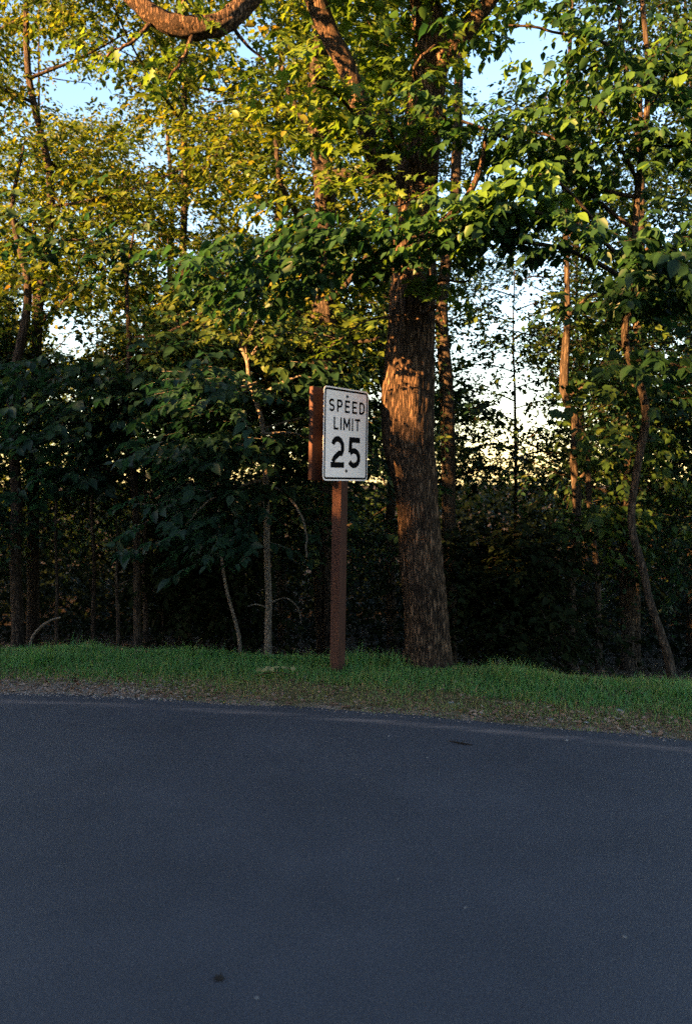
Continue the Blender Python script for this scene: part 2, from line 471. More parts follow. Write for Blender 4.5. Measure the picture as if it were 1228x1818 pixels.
def sprays(store, O, D, L, n, leaf, r, droop=0.35, hang=0.5, tint=(0.0, 1.0), twigs=None, open_sky=True):
    """S twigs from O along D, length L, each with n leaves set alternately and hanging a little"""
    O = np.asarray(O); S = len(O)
    if S == 0: return
    mid_ = O + D * L[:, None] * 0.6
    clear = ~((np.abs(mid_[:, 0] - 0.02) < 0.62) & (mid_[:, 1] > 5.5) & (mid_[:, 1] < 7.35) & (mid_[:, 2] < 2.62) & (mid_[:, 2] > 0.6))
    O, D, L = O[clear], D[clear], L[clear]
    S = len(O)
    if S == 0: return
    if open_sky:
        keep = r.random(S) > gaps(O + D * L[:, None] * 0.5)
        O, D, L = O[keep], D[keep], L[keep]
        S = len(O)
        if S == 0: return
    t = (np.arange(n) + 0.7) / n
    T = np.repeat(t[None], S, 0) + r.normal(0, 0.03, (S, n))
    pos = O[:, None] + D[:, None] * (L[:, None] * T)[..., None]
    pos[..., 2] -= droop * L[:, None] * T ** 2
    up = np.array([0, 0, 1.0])
    side = nrm(np.cross(D, up) + 1e-6)
    sg = np.where(np.arange(n) % 2 == 0, 1.0, -1.0)[None, :, None] * np.ones((S, 1, 1))
    d = D[:, None] * 0.55 + side[:, None] * sg * 0.75 - up * hang + r.normal(0, 0.28, (S, n, 3))
    d = nrm(d)
    nn = up + r.normal(0, 0.38, (S, n, 3)) + D[:, None] * 0.3
    nn = nn - d * np.sum(nn * d, -1, keepdims=True)
    nn = nrm(nn)
    ln = leaf * (0.5 + 0.75 * r.random((S, n))) * (0.75 + 0.5 * r.random((S, 1))) * (1 - 0.25 * np.abs(T - 0.55))
    tn = np.clip(tint[0] + (tint[1] - tint[0]) * (0.6 * r.random((S, n)) + 0.4 * r.random((S, 1))), 0, 1)
    store.add(pos.reshape(-1, 3), d.reshape(-1, 3), nn.reshape(-1, 3), ln.ravel(), tn.ravel())
    if twigs is not None:
        end = O + D * L[:, None]; end[:, 2] -= droop * L
        mid = O + D * L[:, None] * 0.5; mid[:, 2] -= droop * L * 0.25
        twigs.append((O, mid, end, L))

def twig_mesh(tw, th=0.0035):
    V = []; T = []; base = 0
    for O, mid, end, L in tw:
        S = len(O)
        w = th * np.clip(L / 0.4, 0.6, 1.6)[:, None]
        a = np.array([[1, 0, 0]]) ; b = np.array([[-.5, .6, .6]]); c = np.array([[-.5, -.6, -.6]])
        V.append(np.stack([O + a * w, O + b * w, O + c * w, mid + a * w * .7, mid + b * w * .7, mid + c * w * .7, end], 1).reshape(-1, 3))
        f = []
        for k in range(3):
            k2 = (k + 1) % 3
            f += [[k, k2, 3 + k2], [k, 3 + k2, 3 + k], [3 + k, 3 + k2, 6]]
        T.append((np.arange(S)[:, None, None] * 7 + np.array(f)[None] + base).reshape(-1, 3)); base += S * 7
    return (np.vstack(V), np.vstack(T)) if V else None

def leaf_mesh(name, arr, templ, mat, off, tw=None, bark=None):
    pos, d, n, l, t = arr
    tv, tt = TEMPL[templ]
    s = np.cross(d, n)
    v = pos[:, None] + l[:, None, None] * (tv[None, :, 0, None] * s[:, None] + tv[None, :, 1, None] * d[:, None] + tv[None, :, 2, None] * n[:, None])
    k = len(tv)
    f = (np.arange(len(pos))[:, None, None] * k + tt[None]).reshape(-1, 3)
    v = v.reshape(-1, 3); ta = np.repeat(t, k); mi = np.zeros(len(f), int)
    mats = [mat]
    if tw:
        w = twig_mesh(tw)
        if w is not None:
            f = np.vstack([f, w[1] + len(v)]); mi = np.concatenate([mi, np.ones(len(w[1]), int)])
            v = np.vstack([v, w[0]]); ta = np.concatenate([ta, np.zeros(len(w[0]))]); mats.append(bark)
    return make_mesh(name, v - np.asarray(off)[None], f, None, mats, {"tint": ta}, mi)

LEAF_SHARED = {}
def single_leaf(templ, mat, tint):
    key = (templ, mat.name, int(tint * 5.99))
    if key not in LEAF_SHARED:
        tv, tt = TEMPL[templ]
        LEAF_SHARED[key] = make_mesh("leaf", tv, tt, None, [mat], {"tint": np.full(len(tv), (key[2] + 0.5) / 6)})
    return LEAF_SHARED[key]

def finish_tree(root, base, leaves, tw, templ, mat, bark, singles=0, r=None, crown_name="crown"):
    """leaves -> up to `singles` separate leaf parts (those that show largest) and one crown mesh for the rest"""
    arr = leaves.arrays()
    pos, d, n, l, t = arr
    sel = np.zeros(len(pos), bool)
    if singles:
        u, v = project(pos)
        size = l / np.maximum(pos[:, 1], 0.5)
        score = size * (0.75 + 0.25 * r.random(len(pos)))
        score[(u < 30) | (u > 1198) | (v < 30) | (v > 1700)] = 0
        order = np.argsort(-score)[:singles]
        sel[order[score[order] > 0]] = True
        for i in np.nonzero(sel)[0]:
            o = bpy.data.objects.new("leaf", single_leaf(templ, mat, t[i]))
            COL.objects.link(o)
            s = np.cross(d[i], n[i])
            mt = np.eye(4); mt[:3, 0] = s * l[i]; mt[:3, 1] = d[i] * l[i]; mt[:3, 2] = n[i] * l[i]; mt[:3, 3] = pos[i] - base
            o.parent = root
            o.matrix_local = Matrix(mt.tolist())
    rest = tuple(a[~sel] for a in arr)
    c = link(crown_name, leaf_mesh(crown_name, rest, 'plain' if templ == 'near' else templ, mat, base, tw, bark), root)
    tag(c, kind="stuff")
    return c

def px_line(pts):
    """[(u, v, y, radius_px)] -> world points and radii in metres"""
    return np.array([P(u, v, y) for u, v, y, _ in pts]), np.array([r / FPX * y for _, _, y, r in pts])

def trunk_part(root, base, pts, rad, bark, sides=14, n=40, rough=0.03, seed=1, name="trunk", flare=0.0):
    q, r = smooth_line(pts, rad, n)
    if flare:
        h = q[:, 2] - q[0, 2]
        r = r * (1 + flare * np.exp(-h / 0.16))
    g = Geo(); g.tube(q, r, sides, rough=rough, seed=seed)
    return link(name, g.mesh(name, bark, base), root)

def bough(root, base, bark, leaves, tw, pts, rad, r, nspray, spray_len, leaf, nleaf, spread=0.12, droop=0.3, hang=0.55, tint=(0, 1), start=0.15, open_sky=True, name="branch"):
    """a branch (its own part) carrying leafy twigs on both sides, in flat layers"""
    q, rr = smooth_line(pts, rad, max(8, 4 * len(pts)))
    q = q + r.normal(0, 0.006, q.shape) * np.linspace(0, 1, len(q))[:, None]
    g = Geo(); g.tube(q, rr, 6, rough=0.06, seed=int(r.integers(1e6)))
    link(name, g.mesh(name, bark, base), root)
    t = start + (1 - start) * r.random(nspray) ** 0.8
    k = t * (len(q) - 1); i = np.clip(k.astype(int), 0, len(q) - 2); f = (k - i)[:, None]
    O = q[i] * (1 - f) + q[i + 1] * f
    O = O + r.normal(0, 1, O.shape) * np.array([spread, spread, spread * 0.6]) * 1.5 * (0.2 + t[:, None])
    ax = nrm(q[i + 1] - q[i])
    ang = r.choice([-1, 1], nspray) * r.uniform(0.25, 1.35, nspray)
    h = np.arctan2(ax[:, 1], ax[:, 0]) + ang
    D = nrm(np.stack([np.cos(h), np.sin(h), r.normal(0.05, 0.18, nspray)], -1))
    L = spray_len * r.uniform(0.6, 1.3, nspray)
    sprays(leaves, O, D, L, nleaf, leaf, r, droop, hang, tint, tw, open_sky)
    return q

def blob(leaves, tw, c, rad, nspray, spray_len, leaf, nleaf, r, tint=(0, 1), droop=0.35, hang=0.4, open_sky=True, layer=0.0):
    """a leafy mass at the end of a branch: twigs radiate through an uneven ellipsoid"""
    x = nrm(r.normal(0, 1, (nspray, 3))) * (r.random((nspray, 1)) ** 0.5)
    lump = 1 + 0.35 * np.sin(x @ r.normal(0, 3.2, (3, 1)) + r.uniform(0, 6)) 
    O = np.asarray(c) + x * np.asarray(rad) * lump
    if layer: O[:, 2] = np.round(O[:, 2] / layer) * layer + r.normal(0, layer * 0.12, nspray)
    D = nrm(x * np.array([1, 1, 0.35]) + r.normal(0, 0.45, x.shape) * np.array([1, 1, 0.5]))
    L = spray_len * r.uniform(0.6, 1.3, nspray)
    sprays(leaves, O, D, L, nleaf, leaf, r, droop, hang, tint, tw, open_sky)

# ------------------------------------------------------------------ the big oak beside the sign
def gbase(u, y):
    x = (u - U0) / FPX * y
    return np.array([x, y, float(ground_z(x, y)) - 0.03])

r = np.random.default_rng(101)
YO = 7.2
base = gbase(757, YO)
oak = thing("oak_tree", base, "thick-trunked oak with furrowed bark just right of the speed limit sign", "tree")
pts, rad = px_line([(757, 1100, YO, 38), (747, 1000, YO, 37.5), (741, 900, YO, 36), (735, 845, YO, 39), (724, 780, YO, 46), (724, 705, YO, 46),
                    (727, 640, YO, 43), (731, 560, YO, 40.5), (734, 480, YO, 39), (737, 390, YO + .03, 37), (741, 300, YO + .05, 36), (752, 200, YO + .05, 33),
                    (765, 100, YO, 29), (757, 20, YO, 27), (748, -120, YO - .1, 25), (752, -330, YO - .2, 20), (745, -560, YO - .3, 14), (750, -800, YO - .3, 8)])
pts = np.vstack([base + [0.008, 0, 0], pts]); rad = np.concatenate([[rad[0] * 1.02], rad])
trunk_part(oak, base, pts, rad, M['oak_bark'], sides=84, n=170, rough=0.042, seed=7, flare=0.30)
oakL = Leaves(); oakT = []

def limb(root, base, line, bark, name="limb", sides=16, rough=0.05, n=None):
    p, q = px_line(line)
    return trunk_part(root, base, p, q, bark, sides=sides, n=n or 9 * len(line), rough=rough, seed=int(r.integers(1e6)), name=name)
limb(oak, base, [(735, 360, YO, 20), (690, 320, YO - .1, 17), (662, 275, YO - .18, 15), (643, 205, YO - .25, 16), (617, 125, YO - .3, 17), (582, 55, YO - .35, 18), (548, -30, YO - .4, 19), (500, -170, YO - .5, 15), (440, -330, YO - .6, 9)], M['oak_bark'])
limb(oak, base, [(762, 150, YO, 22), (785, 105, YO - .1, 17), (815, 70, YO - .15, 15), (860, 12, YO - .2, 14), (920, -70, YO - .3, 11), (1000, -160, YO - .4, 7)], M['oak_bark'])
limb(oak, base, [(748, -120, YO - .1, 20), (640, -190, YO - .5, 20), (520, -90, YO - .9, 19), (440, 0, YO - 1.1, 18), (395, 40, YO - 1.2, 18), (340, 50, YO - 1.25, 19), (280, 32, YO - 1.3, 17), (215, -25, YO - 1.35, 14), (120, -120, YO - 1.4, 9)], M['oak_bark'], sides=30, rough=.10, n=110)
limb(oak, base, [(738, 420, YO, 12), (790, 390, YO - .25, 8), (825, 355, YO - .4, 6.5), (852, 300, YO - .5, 5), (862, 240, YO - .5, 3)], M['oak_bark'], sides=8)
limb(oak, base, [(745, 560, YO - .15, 5), (775, 545, YO - .35, 3.5), (790, 575, YO - .4, 2)], M['oak_bark'], name="dead_twig", sides=6)

def B(line, n, slen, leaf, nleaf, **k):
    p, q = px_line(line)
    return bough(oak, base, M['oak_bark'], oakL, oakT, p, q, r, n, slen, leaf, nleaf, **k)
B([(345, 50, 5.95, 5), (330, 95, 5.9, 3.5), (300, 140, 5.9, 2)], 12, 0.26, 0.085, 8, tint=(.2, 1), spread=.10, start=.5)
B([(275, 32, 5.9, 5), (235, 75, 5.85, 3), (190, 95, 5.8, 2)], 12, 0.26, 0.085, 8, tint=(.2, 1), spread=.10, start=.5)
B([(405, 32, 6.0, 5), (430, 70, 6.05, 3), (470, 110, 6.1, 1.6)], 12, 0.26, 0.085, 8, tint=(.2, 1), spread=.10, start=.5)
B([(310, 42, 5.92, 6), (318, 20, 5.9, 3), (335, -20, 5.9, 2)], 8, 0.26, 0.085, 8, tint=(.2, 1), spread=.10, start=.5)
# bright leaves round the left limb and along the low right branches
B([(650, 230, 6.9, 4), (600, 170, 6.6, 3), (560, 150, 6.45, 2)], 26, 0.30, 0.13, 8, tint=(.5, 1), spread=.10)
B([(660, 270, 6.9, 4), (610, 260, 6.7, 3), (580, 190, 6.6, 2)], 22, 0.28, 0.12, 8, tint=(.45, 1), spread=.10)
B([(668, 300, 6.9, 4), (640, 330, 6.75, 3), (590, 320, 6.6, 2)], 14, 0.26, 0.11, 8, tint=(.3, 1), spread=.09)
B([(735, 470, 7.1, 4), (700, 470, 6.8, 3), (640, 500, 6.7, 2)], 14, 0.28, 0.11, 8, tint=(0, .6), spread=.08)
B([(745, 520, 7.1, 4), (770, 500, 6.8, 3), (830, 500, 6.7, 2)], 14, 0.28, 0.11, 8, tint=(0, .6), spread=.08)
B([(742, 300, 7.15, 5), (700, 250, 6.7, 3), (690, 215, 6.5, 2)], 16, 0.28, 0.10, 8, tint=(.1, .9), spread=.10)
B([(752, 250, 7.15, 5), (790, 215, 6.7, 3), (770, 190, 6.5, 2)], 16, 0.28, 0.10, 8, tint=(.1, .8), spread=.10)
B([(740, 340, 7.1, 4), (770, 330, 6.7, 3), (740, 350, 6.5, 2), (690, 375, 6.4, 1.5)], 20, 0.28, 0.10, 8, tint=(.2, .9), spread=.10)
B([(750, 170, 7.15, 4), (735, 120, 6.75, 3), (770, 80, 6.6, 2)], 14, 0.28, 0.10, 8, tint=(.1, .8), spread=.10)
B([(715, 560, 7.0, 3), (650, 570, 6.75, 2), (600, 605, 6.6, 1.5), (572, 622, 6.5, 1)], 9, 0.24, 0.075, 8, tint=(.2, .9), spread=.06)
# crown above
for (u, v, y, ru, rv, n) in [(650, -60, 6.9, .7, .45, 70), (820, -90, 6.8, .8, .5, 70), (480, -140, 6.5, .7, .4, 36), (950, -150, 6.7, .8, .5, 70), (740, -330, 7, 1.2, .8, 80), (300, -150, 6.0, .6, .3, 20),
                             (560, -420, 6.6, 1.2, .8, 70), (930, -420, 6.8, 1.2, .8, 70), (740, -650, 6.9, 1.5, .9, 80), (700, 120, 7.4, .45, .30, 34), (800, 30, 7.5, .4, .3, 26), (690, 30, 7.6, .4, .3, 30)]:
    blob(oakL, oakT, P(u, v, y), (ru, ru, rv), n, 0.42, 0.13, 9, r, tint=(.1, .9))
finish_tree(oak, base, oakL, oakT, 'lobed', M['leaf_oak'], M['oak_bark'], singles=290, r=r)

# ------------------------------------------------------------------ small trees along the edge of the wood, each with its own leaves
def small_tree(name, label, base_uy, line, bark, mat, boughs, seed, singles=0, templ='near', sides=10, blobs=(), cat="tree", rough=0.05, extra=(), group=None, flare=0.1, bark_name="trunk"):
    r = np.random.default_rng(seed)
    base = gbase(*base_uy)
    root = thing(name, base, label, cat, group)
    p, q = px_line(line)
    p[3:, 0] += r.normal(0, .03, max(0, len(p) - 3))
    p = np.vstack([base, p]); q = np.concatenate([[q[0] * 1.05], q])
    trunk_part(root, base, p, q, bark, sides=sides, n=7 * len(p), rough=rough, seed=seed, flare=flare)
    lv = Leaves(); tw = []
    for e in extra:
        a, b_ = px_line(e)
        trunk_part(root, base, a, b_, bark, sides=7, n=5 * len(e), rough=0.06, seed=seed + 3, name="branch")
    for (ln, n, slen, leaf, nleaf, kw) in boughs:
        a, b_ = px_line(ln)
        bough(root, base, bark, lv, tw, a, b_, r, n, slen, leaf, nleaf, **kw)
    for (u, v, y, ru, rv, n, slen, leaf, kw) in blobs:
        blob(lv, tw, P(u, v, y), (ru, ru, rv), n, slen, leaf, 9, r, **kw)
    if lv.pos:
        finish_tree(root, base, lv, tw, templ, mat, bark, singles, r)
    return root

# hickory-like tree just behind the oak on the right: the long leafy layers across the middle of the picture
small_tree("hickory_tree", "slender leaning tree at the right edge whose long leafy boughs cross before the oak", (1194, 7.1),
    [(1186, 1170, 7.1, 8), (1172, 1125, 7.1, 7.5), (1152, 1065, 7.1, 7), (1138, 1010, 7.1, 7), (1130, 930, 7.1, 7), (1142, 830, 7.05, 7), (1152, 745, 7.0, 7.5), (1138, 690, 7.0, 7), (1120, 600, 6.9, 7), (1118, 480, 6.8, 6.5), (1135, 330, 6.8, 6), (1150, 150, 6.8, 5), (1140, -40, 6.8, 4)],
    M['bark'], M['leaf_near'],
    [([(1120, 480, 6.8, 5), (1060, 420, 6.6, 4), (980, 385, 6.4, 3.5), (900, 370, 6.3, 3), (820, 385, 6.2, 2.5), (740, 400, 6.2, 2)], 92, .34, 0.107, 9, dict(spread=.10, droop=.35, hang=.9)),
     ([(1060, 400, 6.6, 4), (1010, 340, 6.4, 3), (960, 310, 6.3, 2.5), (915, 330, 6.2, 2), (870, 360, 6.15, 1.5)], 55, .30, 0.107, 9, dict(spread=.07, tint=(.5, 1), hang=.9)),  # lighter tints put sunlight into the colour of these leaves
     ([(1118, 500, 6.8, 5), (1010, 445, 6.5, 4), (880, 425, 6.4, 3.5), (760, 420, 6.35, 3), (640, 415, 6.3, 2.5), (520, 425, 6.3, 2), (400, 480, 6.3, 1.5)], 150, .36, 0.103, 9, dict(spread=.11, droop=.35, hang=.85, tint=(0, .6))),
     ([(760, 430, 6.35, 2.5), (660, 470, 6.45, 2.2), (560, 490, 6.5, 1.8), (450, 500, 6.5, 1.3)], 64, .34, .10, 9, dict(spread=.12, droop=.35, hang=.85, tint=(0, .6))),
     ([(1120, 520, 6.8, 4), (1140, 450, 6.4, 3), (1180, 440, 6.2, 2), (1240, 460, 6.0, 2)], 75, .34, 0.112, 9, dict(spread=.16, hang=.9, tint=(.1, .7))),
     ([(1118, 560, 6.8, 4), (1150, 520, 6.3, 3), (1200, 510, 6.1, 2)], 57, .34, 0.112, 9, dict(spread=.14, hang=.9, tint=(0, .6))),
     ([(1130, 350, 6.8, 4), (1060, 330, 6.7, 3), (990, 250, 6.7, 2.5), (880, 220, 6.7, 2)], 75, .34, 0.103, 9, dict(spread=.14, hang=.8, tint=(.1, .9))),
     ([(1135, 330, 6.8, 4), (1090, 240, 6.6, 3), (1060, 190, 6.5, 2.5), (1030, 170, 6.5, 2)], 67, .34, 0.103, 9, dict(spread=.16, hang=.8, tint=(.2, 1))),
     ([(1138, 420, 6.8, 4), (960, 280, 6.8, 3), (820, 215, 6.8, 2.5), (700, 210, 6.7, 2)], 75, .34, 0.099, 9, dict(spread=.14, hang=.8, tint=(.1, .8))),
     ([(1150, 150, 6.8, 4), (1080, 80, 6.7, 3), (1000, 60, 6.7, 2.5), (900, 40, 6.7, 2)], 70, .36, 0.099, 9, dict(spread=.2, hang=.7)),
     ([(1150, 200, 6.8, 4), (1190, 120, 6.6, 3), (1260, 60, 6.4, 2)], 75, .36, 0.103, 9, dict(spread=.22, hang=.7)),
     ([(1150, 250, 6.8, 3), (1190, 260, 6.6, 2.5), (1260, 240, 6.4, 2)], 70, .36, 0.103, 9, dict(spread=.2, hang=.7)),
     ([(1120, 640, 6.9, 3), (1160, 640, 6.7, 2.5), (1240, 660, 6.5, 2)], 50, .36, 0.103, 9, dict(spread=.2, hang=.8, tint=(0, .6))),
     ([(1140, -40, 6.8, 3), (1120, -160, 6.8, 2), (1100, -300, 6.8, 1)], 112, .4, 0.103, 9, dict(spread=.5, hang=.6)),
     ],
    301, singles=300, flare=0.2)

# pale-stemmed sapling left of the sign, dark sprays low down, broken fork above
small_tree("dogwood_tree", "small pale-barked tree with dark low leaf sprays left of the sign", (476, 7.75),
    [(476, 1120, 7.75, 6.2), (477, 1060, 7.75, 5.8), (474, 980, 7.75, 5.4), (473, 880, 7.75, 5.5), (471, 760, 7.75, 4.5), (458, 680, 7.75, 3.6), (440, 640, 7.7, 3.6), (431, 618, 7.7, 4.2)],
    M['pale_bark'], M['leaf_low'],
    [([(472, 800, 7.7, 3), (440, 790, 7.4, 2.5), (380, 790, 7.2, 2), (290, 815, 7.1, 1.5)], 60, .34, .12, 9, dict(spread=.13, hang=.6, tint=(0, .7))),
     ([(472, 850, 7.7, 3), (420, 865, 7.4, 2.5), (370, 890, 7.2, 2), (330, 930, 7.1, 1.5)], 52, .34, .12, 9, dict(spread=.13, hang=.6, tint=(0, .7))),
     ([(473, 880, 7.7, 3), (440, 920, 7.35, 2.5), (400, 950, 7.2, 2), (360, 975, 7.1, 1.5)], 40, .32, .12, 9, dict(spread=.12, hang=.7, tint=(0, .6))),
     ([(472, 860, 7.7, 3), (510, 880, 7.4, 2.5), (540, 930, 7.3, 2), (545, 990, 7.25, 1.5)], 40, .32, .115, 9, dict(spread=.12, hang=.7, tint=(0, .6))),
     ([(465, 700, 7.7, 3), (500, 680, 7.5, 2.5), (530, 668, 7.5, 2), (556, 672, 7.5, 1.5)], 44, .32, .11, 9, dict(spread=.10, hang=.8, tint=(.1, .8))),
     ([(455, 680, 7.7, 3), (420, 690, 7.4, 2.5), (370, 700, 7.3, 2), (320, 740, 7.2, 1.5)], 50, .32, .11, 9, dict(spread=.14, hang=.6, tint=(0, .7))),
     ([(471, 770, 7.7, 3), (520, 770, 7.6, 2.5), (560, 790, 7.6, 2), (600, 850, 7.6, 1.5)], 46, .32, .11, 9, dict(spread=.16, hang=.6, tint=(0, .6))),
     ([(440, 640, 7.7, 2), (480, 600, 7.7, 2), (540, 590, 7.7, 1.7), (600, 600, 7.7, 1.3)], 36, .32, .09, 9, dict(spread=.14, hang=.7, tint=(.5, 1))),
     ([(455, 690, 7.7, 3), (405, 690, 7.0, 2.5), (368, 678, 6.4, 2), (340, 672, 6.05, 1.5)], 46, .30, .10, 9, dict(spread=.10, hang=.6, tint=(0, .7))),
     ([(440, 640, 7.7, 2), (430, 590, 7.5, 1.6), (400, 560, 7.4, 1.2), (385, 530, 7.4, .8)], 30, .26, .085, 8, dict(spread=.12, hang=.5, tint=(.7, 1))),
     ([(440, 640, 7.7, 2), (460, 610, 7.5, 1.6), (490, 570, 7.4, 1.2)], 24, .26, .085, 8, dict(spread=.12, hang=.5, tint=(.6, 1))),
     ([(470, 760, 7.7, 2), (560, 740, 7.9, 2), (640, 770, 8, 2), (690, 880, 8, 1)], 50, .32, .10, 9, dict(spread=.18, hang=.7, tint=(0, .6)))],
    302, singles=300,
    extra=[[(431, 618, 7.7, 3.6), (445, 595, 7.65, 2.5), (452, 575, 7.6, 1.7), (470, 560, 7.6, .9)], [(431, 618, 7.7, 3.6), (418, 600, 7.65, 2.6), (406, 588, 7.6, 1.4)], [(431, 618, 7.7, 3.6), (431, 598, 7.7, 2.5), (426, 580, 7.7, 1.2)],
           [(445, 575, 7.6, 2), (430, 560, 7.6, 1.6), (420, 535, 7.6, 1)],
           [(476, 1080, 7.7, 1.6), (455, 1073, 7.6, 1.2), (440, 1077, 7.5, .8)], [(477, 1072, 7.7, 1.6), (505, 1062, 7.6, 1.3), (528, 1078, 7.5, 1), (535, 1110, 7.5, .6)]])

# second, straighter trunk behind the sign
small_tree("maple_tree", "tall tree with sunlit patches on its trunk directly behind the sign", (592, 9.4),
    [(592, 1080, 9.4, 20), (590, 950, 9.4, 20), (586, 800, 9.4, 21), (581, 680, 9.4, 22), (577, 560, 9.4, 22), (576, 440, 9.4, 20), (577, 350, 9.4, 19), (566, 200, 9.3, 17), (560, 50, 9.2, 15), (565, -200, 9.2, 10)],
    M['bark'], M['leaf_warm'],
    [([(577, 350, 9.3, 14), (585, 320, 9.1, 11), (610, 308, 8.9, 9), (660, 320, 8.8, 5)], 18, .35, .10, 9, dict(start=.6)),
     ([(577, 480, 9.3, 8), (540, 400, 9.0, 6), (500, 330, 8.7, 5), (490, 250, 8.5, 4)], 60, .4, .11, 9, dict(spread=.3, hang=.5)),
     ([(577, 540, 9.3, 6), (620, 500, 9.0, 5), (660, 440, 8.8, 3)], 40, .4, .11, 9, dict(spread=.3, hang=.5)),
     ([(577, 600, 9.3, 6), (540, 560, 9.0, 5), (470, 540, 8.7, 3)], 44, .4, .11, 9, dict(spread=.28, hang=.5, tint=(.3, 1))),
     ([(577, 600, 9.3, 5), (620, 610, 9.0, 4), (670, 600, 8.8, 3)], 30, .4, .10, 9, dict(spread=.22, hang=.5)),
     ([(570, 250, 9.3, 8), (520, 180, 9.2, 6), (500, 120, 9, 4)], 46, .4, .11, 9, dict(spread=.3, hang=.5)),
     ([(570, 250, 9.3, 8), (640, 180, 9.3, 6), (720, 130, 9.3, 4)], 56, .4, .11, 9, dict(spread=.35, hang=.5))],
    303, singles=260, sides=22,
    blobs=[(560, 60, 9.2, .9, .6, 90, .45, .12, {}), (640, -100, 9.2, 1.2, .7, 100, .45, .12, {}), (470, -60, 9.2, 1.0, .6, 90, .45, .12, {}), (560, -330, 9.2, 1.6, 1.0, 120, .45, .12, {}),
           (660, 560, 9.8, .6, .5, 60, .4, .10, {}), (640, 350, 9.6, .6, .6, 70, .4, .10, {})])

# upright trunk at the left
small_tree("beech_tree", "straight slim grey tree rising from the grass at the left", (245, 8.7),
    [(244, 1080, 8.7, 7), (243, 980, 8.7, 6.8), (240, 880, 8.7, 6.5), (235, 740, 8.7, 6), (231, 600, 8.7, 4.4), (226, 500, 8.7, 3.2), (238, 410, 8.7, 1.6)],
    M['bark'], M['leaf_low'],
    [([(238, 800, 8.6, 3), (190, 760, 8.3, 2.5), (130, 750, 8.1, 2), (70, 780, 8, 1)], 64, .36, .12, 9, dict(spread=.2, hang=.6, tint=(0, .8))),
     ([(236, 760, 8.6, 3), (200, 720, 8.2, 2.5), (210, 690, 8.0, 2)], 50, .34, .12, 9, dict(spread=.2, hang=.6, tint=(0, .8))),
     ([(240, 860, 8.6, 3), (180, 830, 8.3, 2.5), (100, 840, 8.1, 2)], 46, .34, .12, 9, dict(spread=.18, hang=.6, tint=(0, .6))),
     ([(234, 700, 8.6, 3), (290, 700, 8.4, 2.5), (350, 660, 8.3, 2)], 50, .34, .11, 9, dict(spread=.2, hang=.6)),
     ([(230, 640, 8.6, 3), (150, 660, 8.3, 2.5), (40, 690, 8.1, 2)], 64, .36, .11, 9, dict(spread=.2, hang=.6)),
     ([(229, 600, 8.6, 3), (300, 590, 8.4, 2.5), (380, 540, 8.3, 2)], 50, .36, .11, 9, dict(spread=.2, hang=.5, tint=(.2, 1))),
     ([(226, 490, 8.6, 2.5), (170, 430, 8.4, 2.5), (90, 430, 8.3, 2)], 60, .36, .11, 9, dict(spread=.3, hang=.5, tint=(.2, 1)))],
    304, singles=260)

# thin stems in the dark edge of the wood
def stem(name, label, uy, line, bark, extra=(), cat="sapling"):
    return small_tree(name, label, uy, line, bark, M['leaf_low'], (), int(uy[0] * 7), extra=extra, cat=cat, sides=7)
stem("sapling", "thin bare sapling with forked top, left of the slim grey tree", (210, 8.5), [(210, 1100, 8.5, 3), (208, 1060, 8.5, 2.8), (207, 1020, 8.5, 2.6)], M['bark'],
     [[(207, 1045, 8.5, 2), (198, 1036, 8.45, 1.6), (188, 1030, 8.4, 1)], [(207, 1045, 8.5, 2), (218, 1036, 8.45, 1.6), (228, 1030, 8.4, 1)], [(207, 1020, 8.5, 2.4), (209, 960, 8.5, 1.6), (204, 880, 8.5, .8)]])
stem("sapling", "short dim sapling hard against the right of the slim grey tree", (259, 9.0), [(259, 1110, 9.0, 5), (258, 1060, 9.0, 4.6), (256, 990, 9.0, 4), (252, 900, 9, 3), (260, 780, 9, 2)], M['bark'])
stem("sapling", "dim thin sapling left of the forked bare sapling", (168, 9.4), [(166, 1090, 9.4, 4), (168, 1000, 9.4, 3.4), (163, 900, 9.4, 3), (170, 760, 9.4, 2)], M['bark'],
     [[(168, 1070, 9.4, 1.6), (160, 1040, 9.4, 1), (158, 1010, 9.4, .6)]])
stem("sapling", "upright thin sapling near the far left with a stick leaning beside it", (101, 8.9), [(101, 1100, 8.9, 3.4), (102, 1040, 8.9, 3), (99, 940, 8.9, 2.6), (104, 820, 8.9, 1.6)], M['bark'])
stem("leaning_stick", "dead stick leaning in the grass at the far left", (52, 8.4), [(58, 1132, 8.4, 2.6), (75, 1112, 8.35, 2.4), (92, 1101, 8.3, 2), (110, 1096, 8.3, 1.2)], M['pale_bark'], cat="stick")
stem("forest_tree", "thick dim trunk at the left border of the picture", (33, 9.2), [(32, 1090, 9.2, 11), (28, 1000, 9.2, 10.5), (30, 880, 9.2, 10), (24, 700, 9.2, 9), (36, 520, 9.2, 7), (22, 380, 9.2, 4), (40, 260, 9.2, 2)], M['bark'], cat="tree")
stem("sapling", "thin sapling leaning left midway between slim grey tree and sign", (427, 7.9), [(424, 1130, 7.9, 3.4), (414, 1090, 7.9, 3), (403, 1050, 7.9, 2.8), (394, 1000, 7.9, 2.4), (384, 920, 7.9, 2), (380, 840, 7.9, 1.4)], M['pale_bark'])
stem("sapling", "faint crooked sapling between slim grey tree and left-leaning sapling", (290, 9.2), [(289, 1110, 9.2, 2.4), (291, 1080, 9.2, 2.2), (301, 1062, 9.2, 1.8), (306, 1020, 9.2, 1.4)], M['bark'])
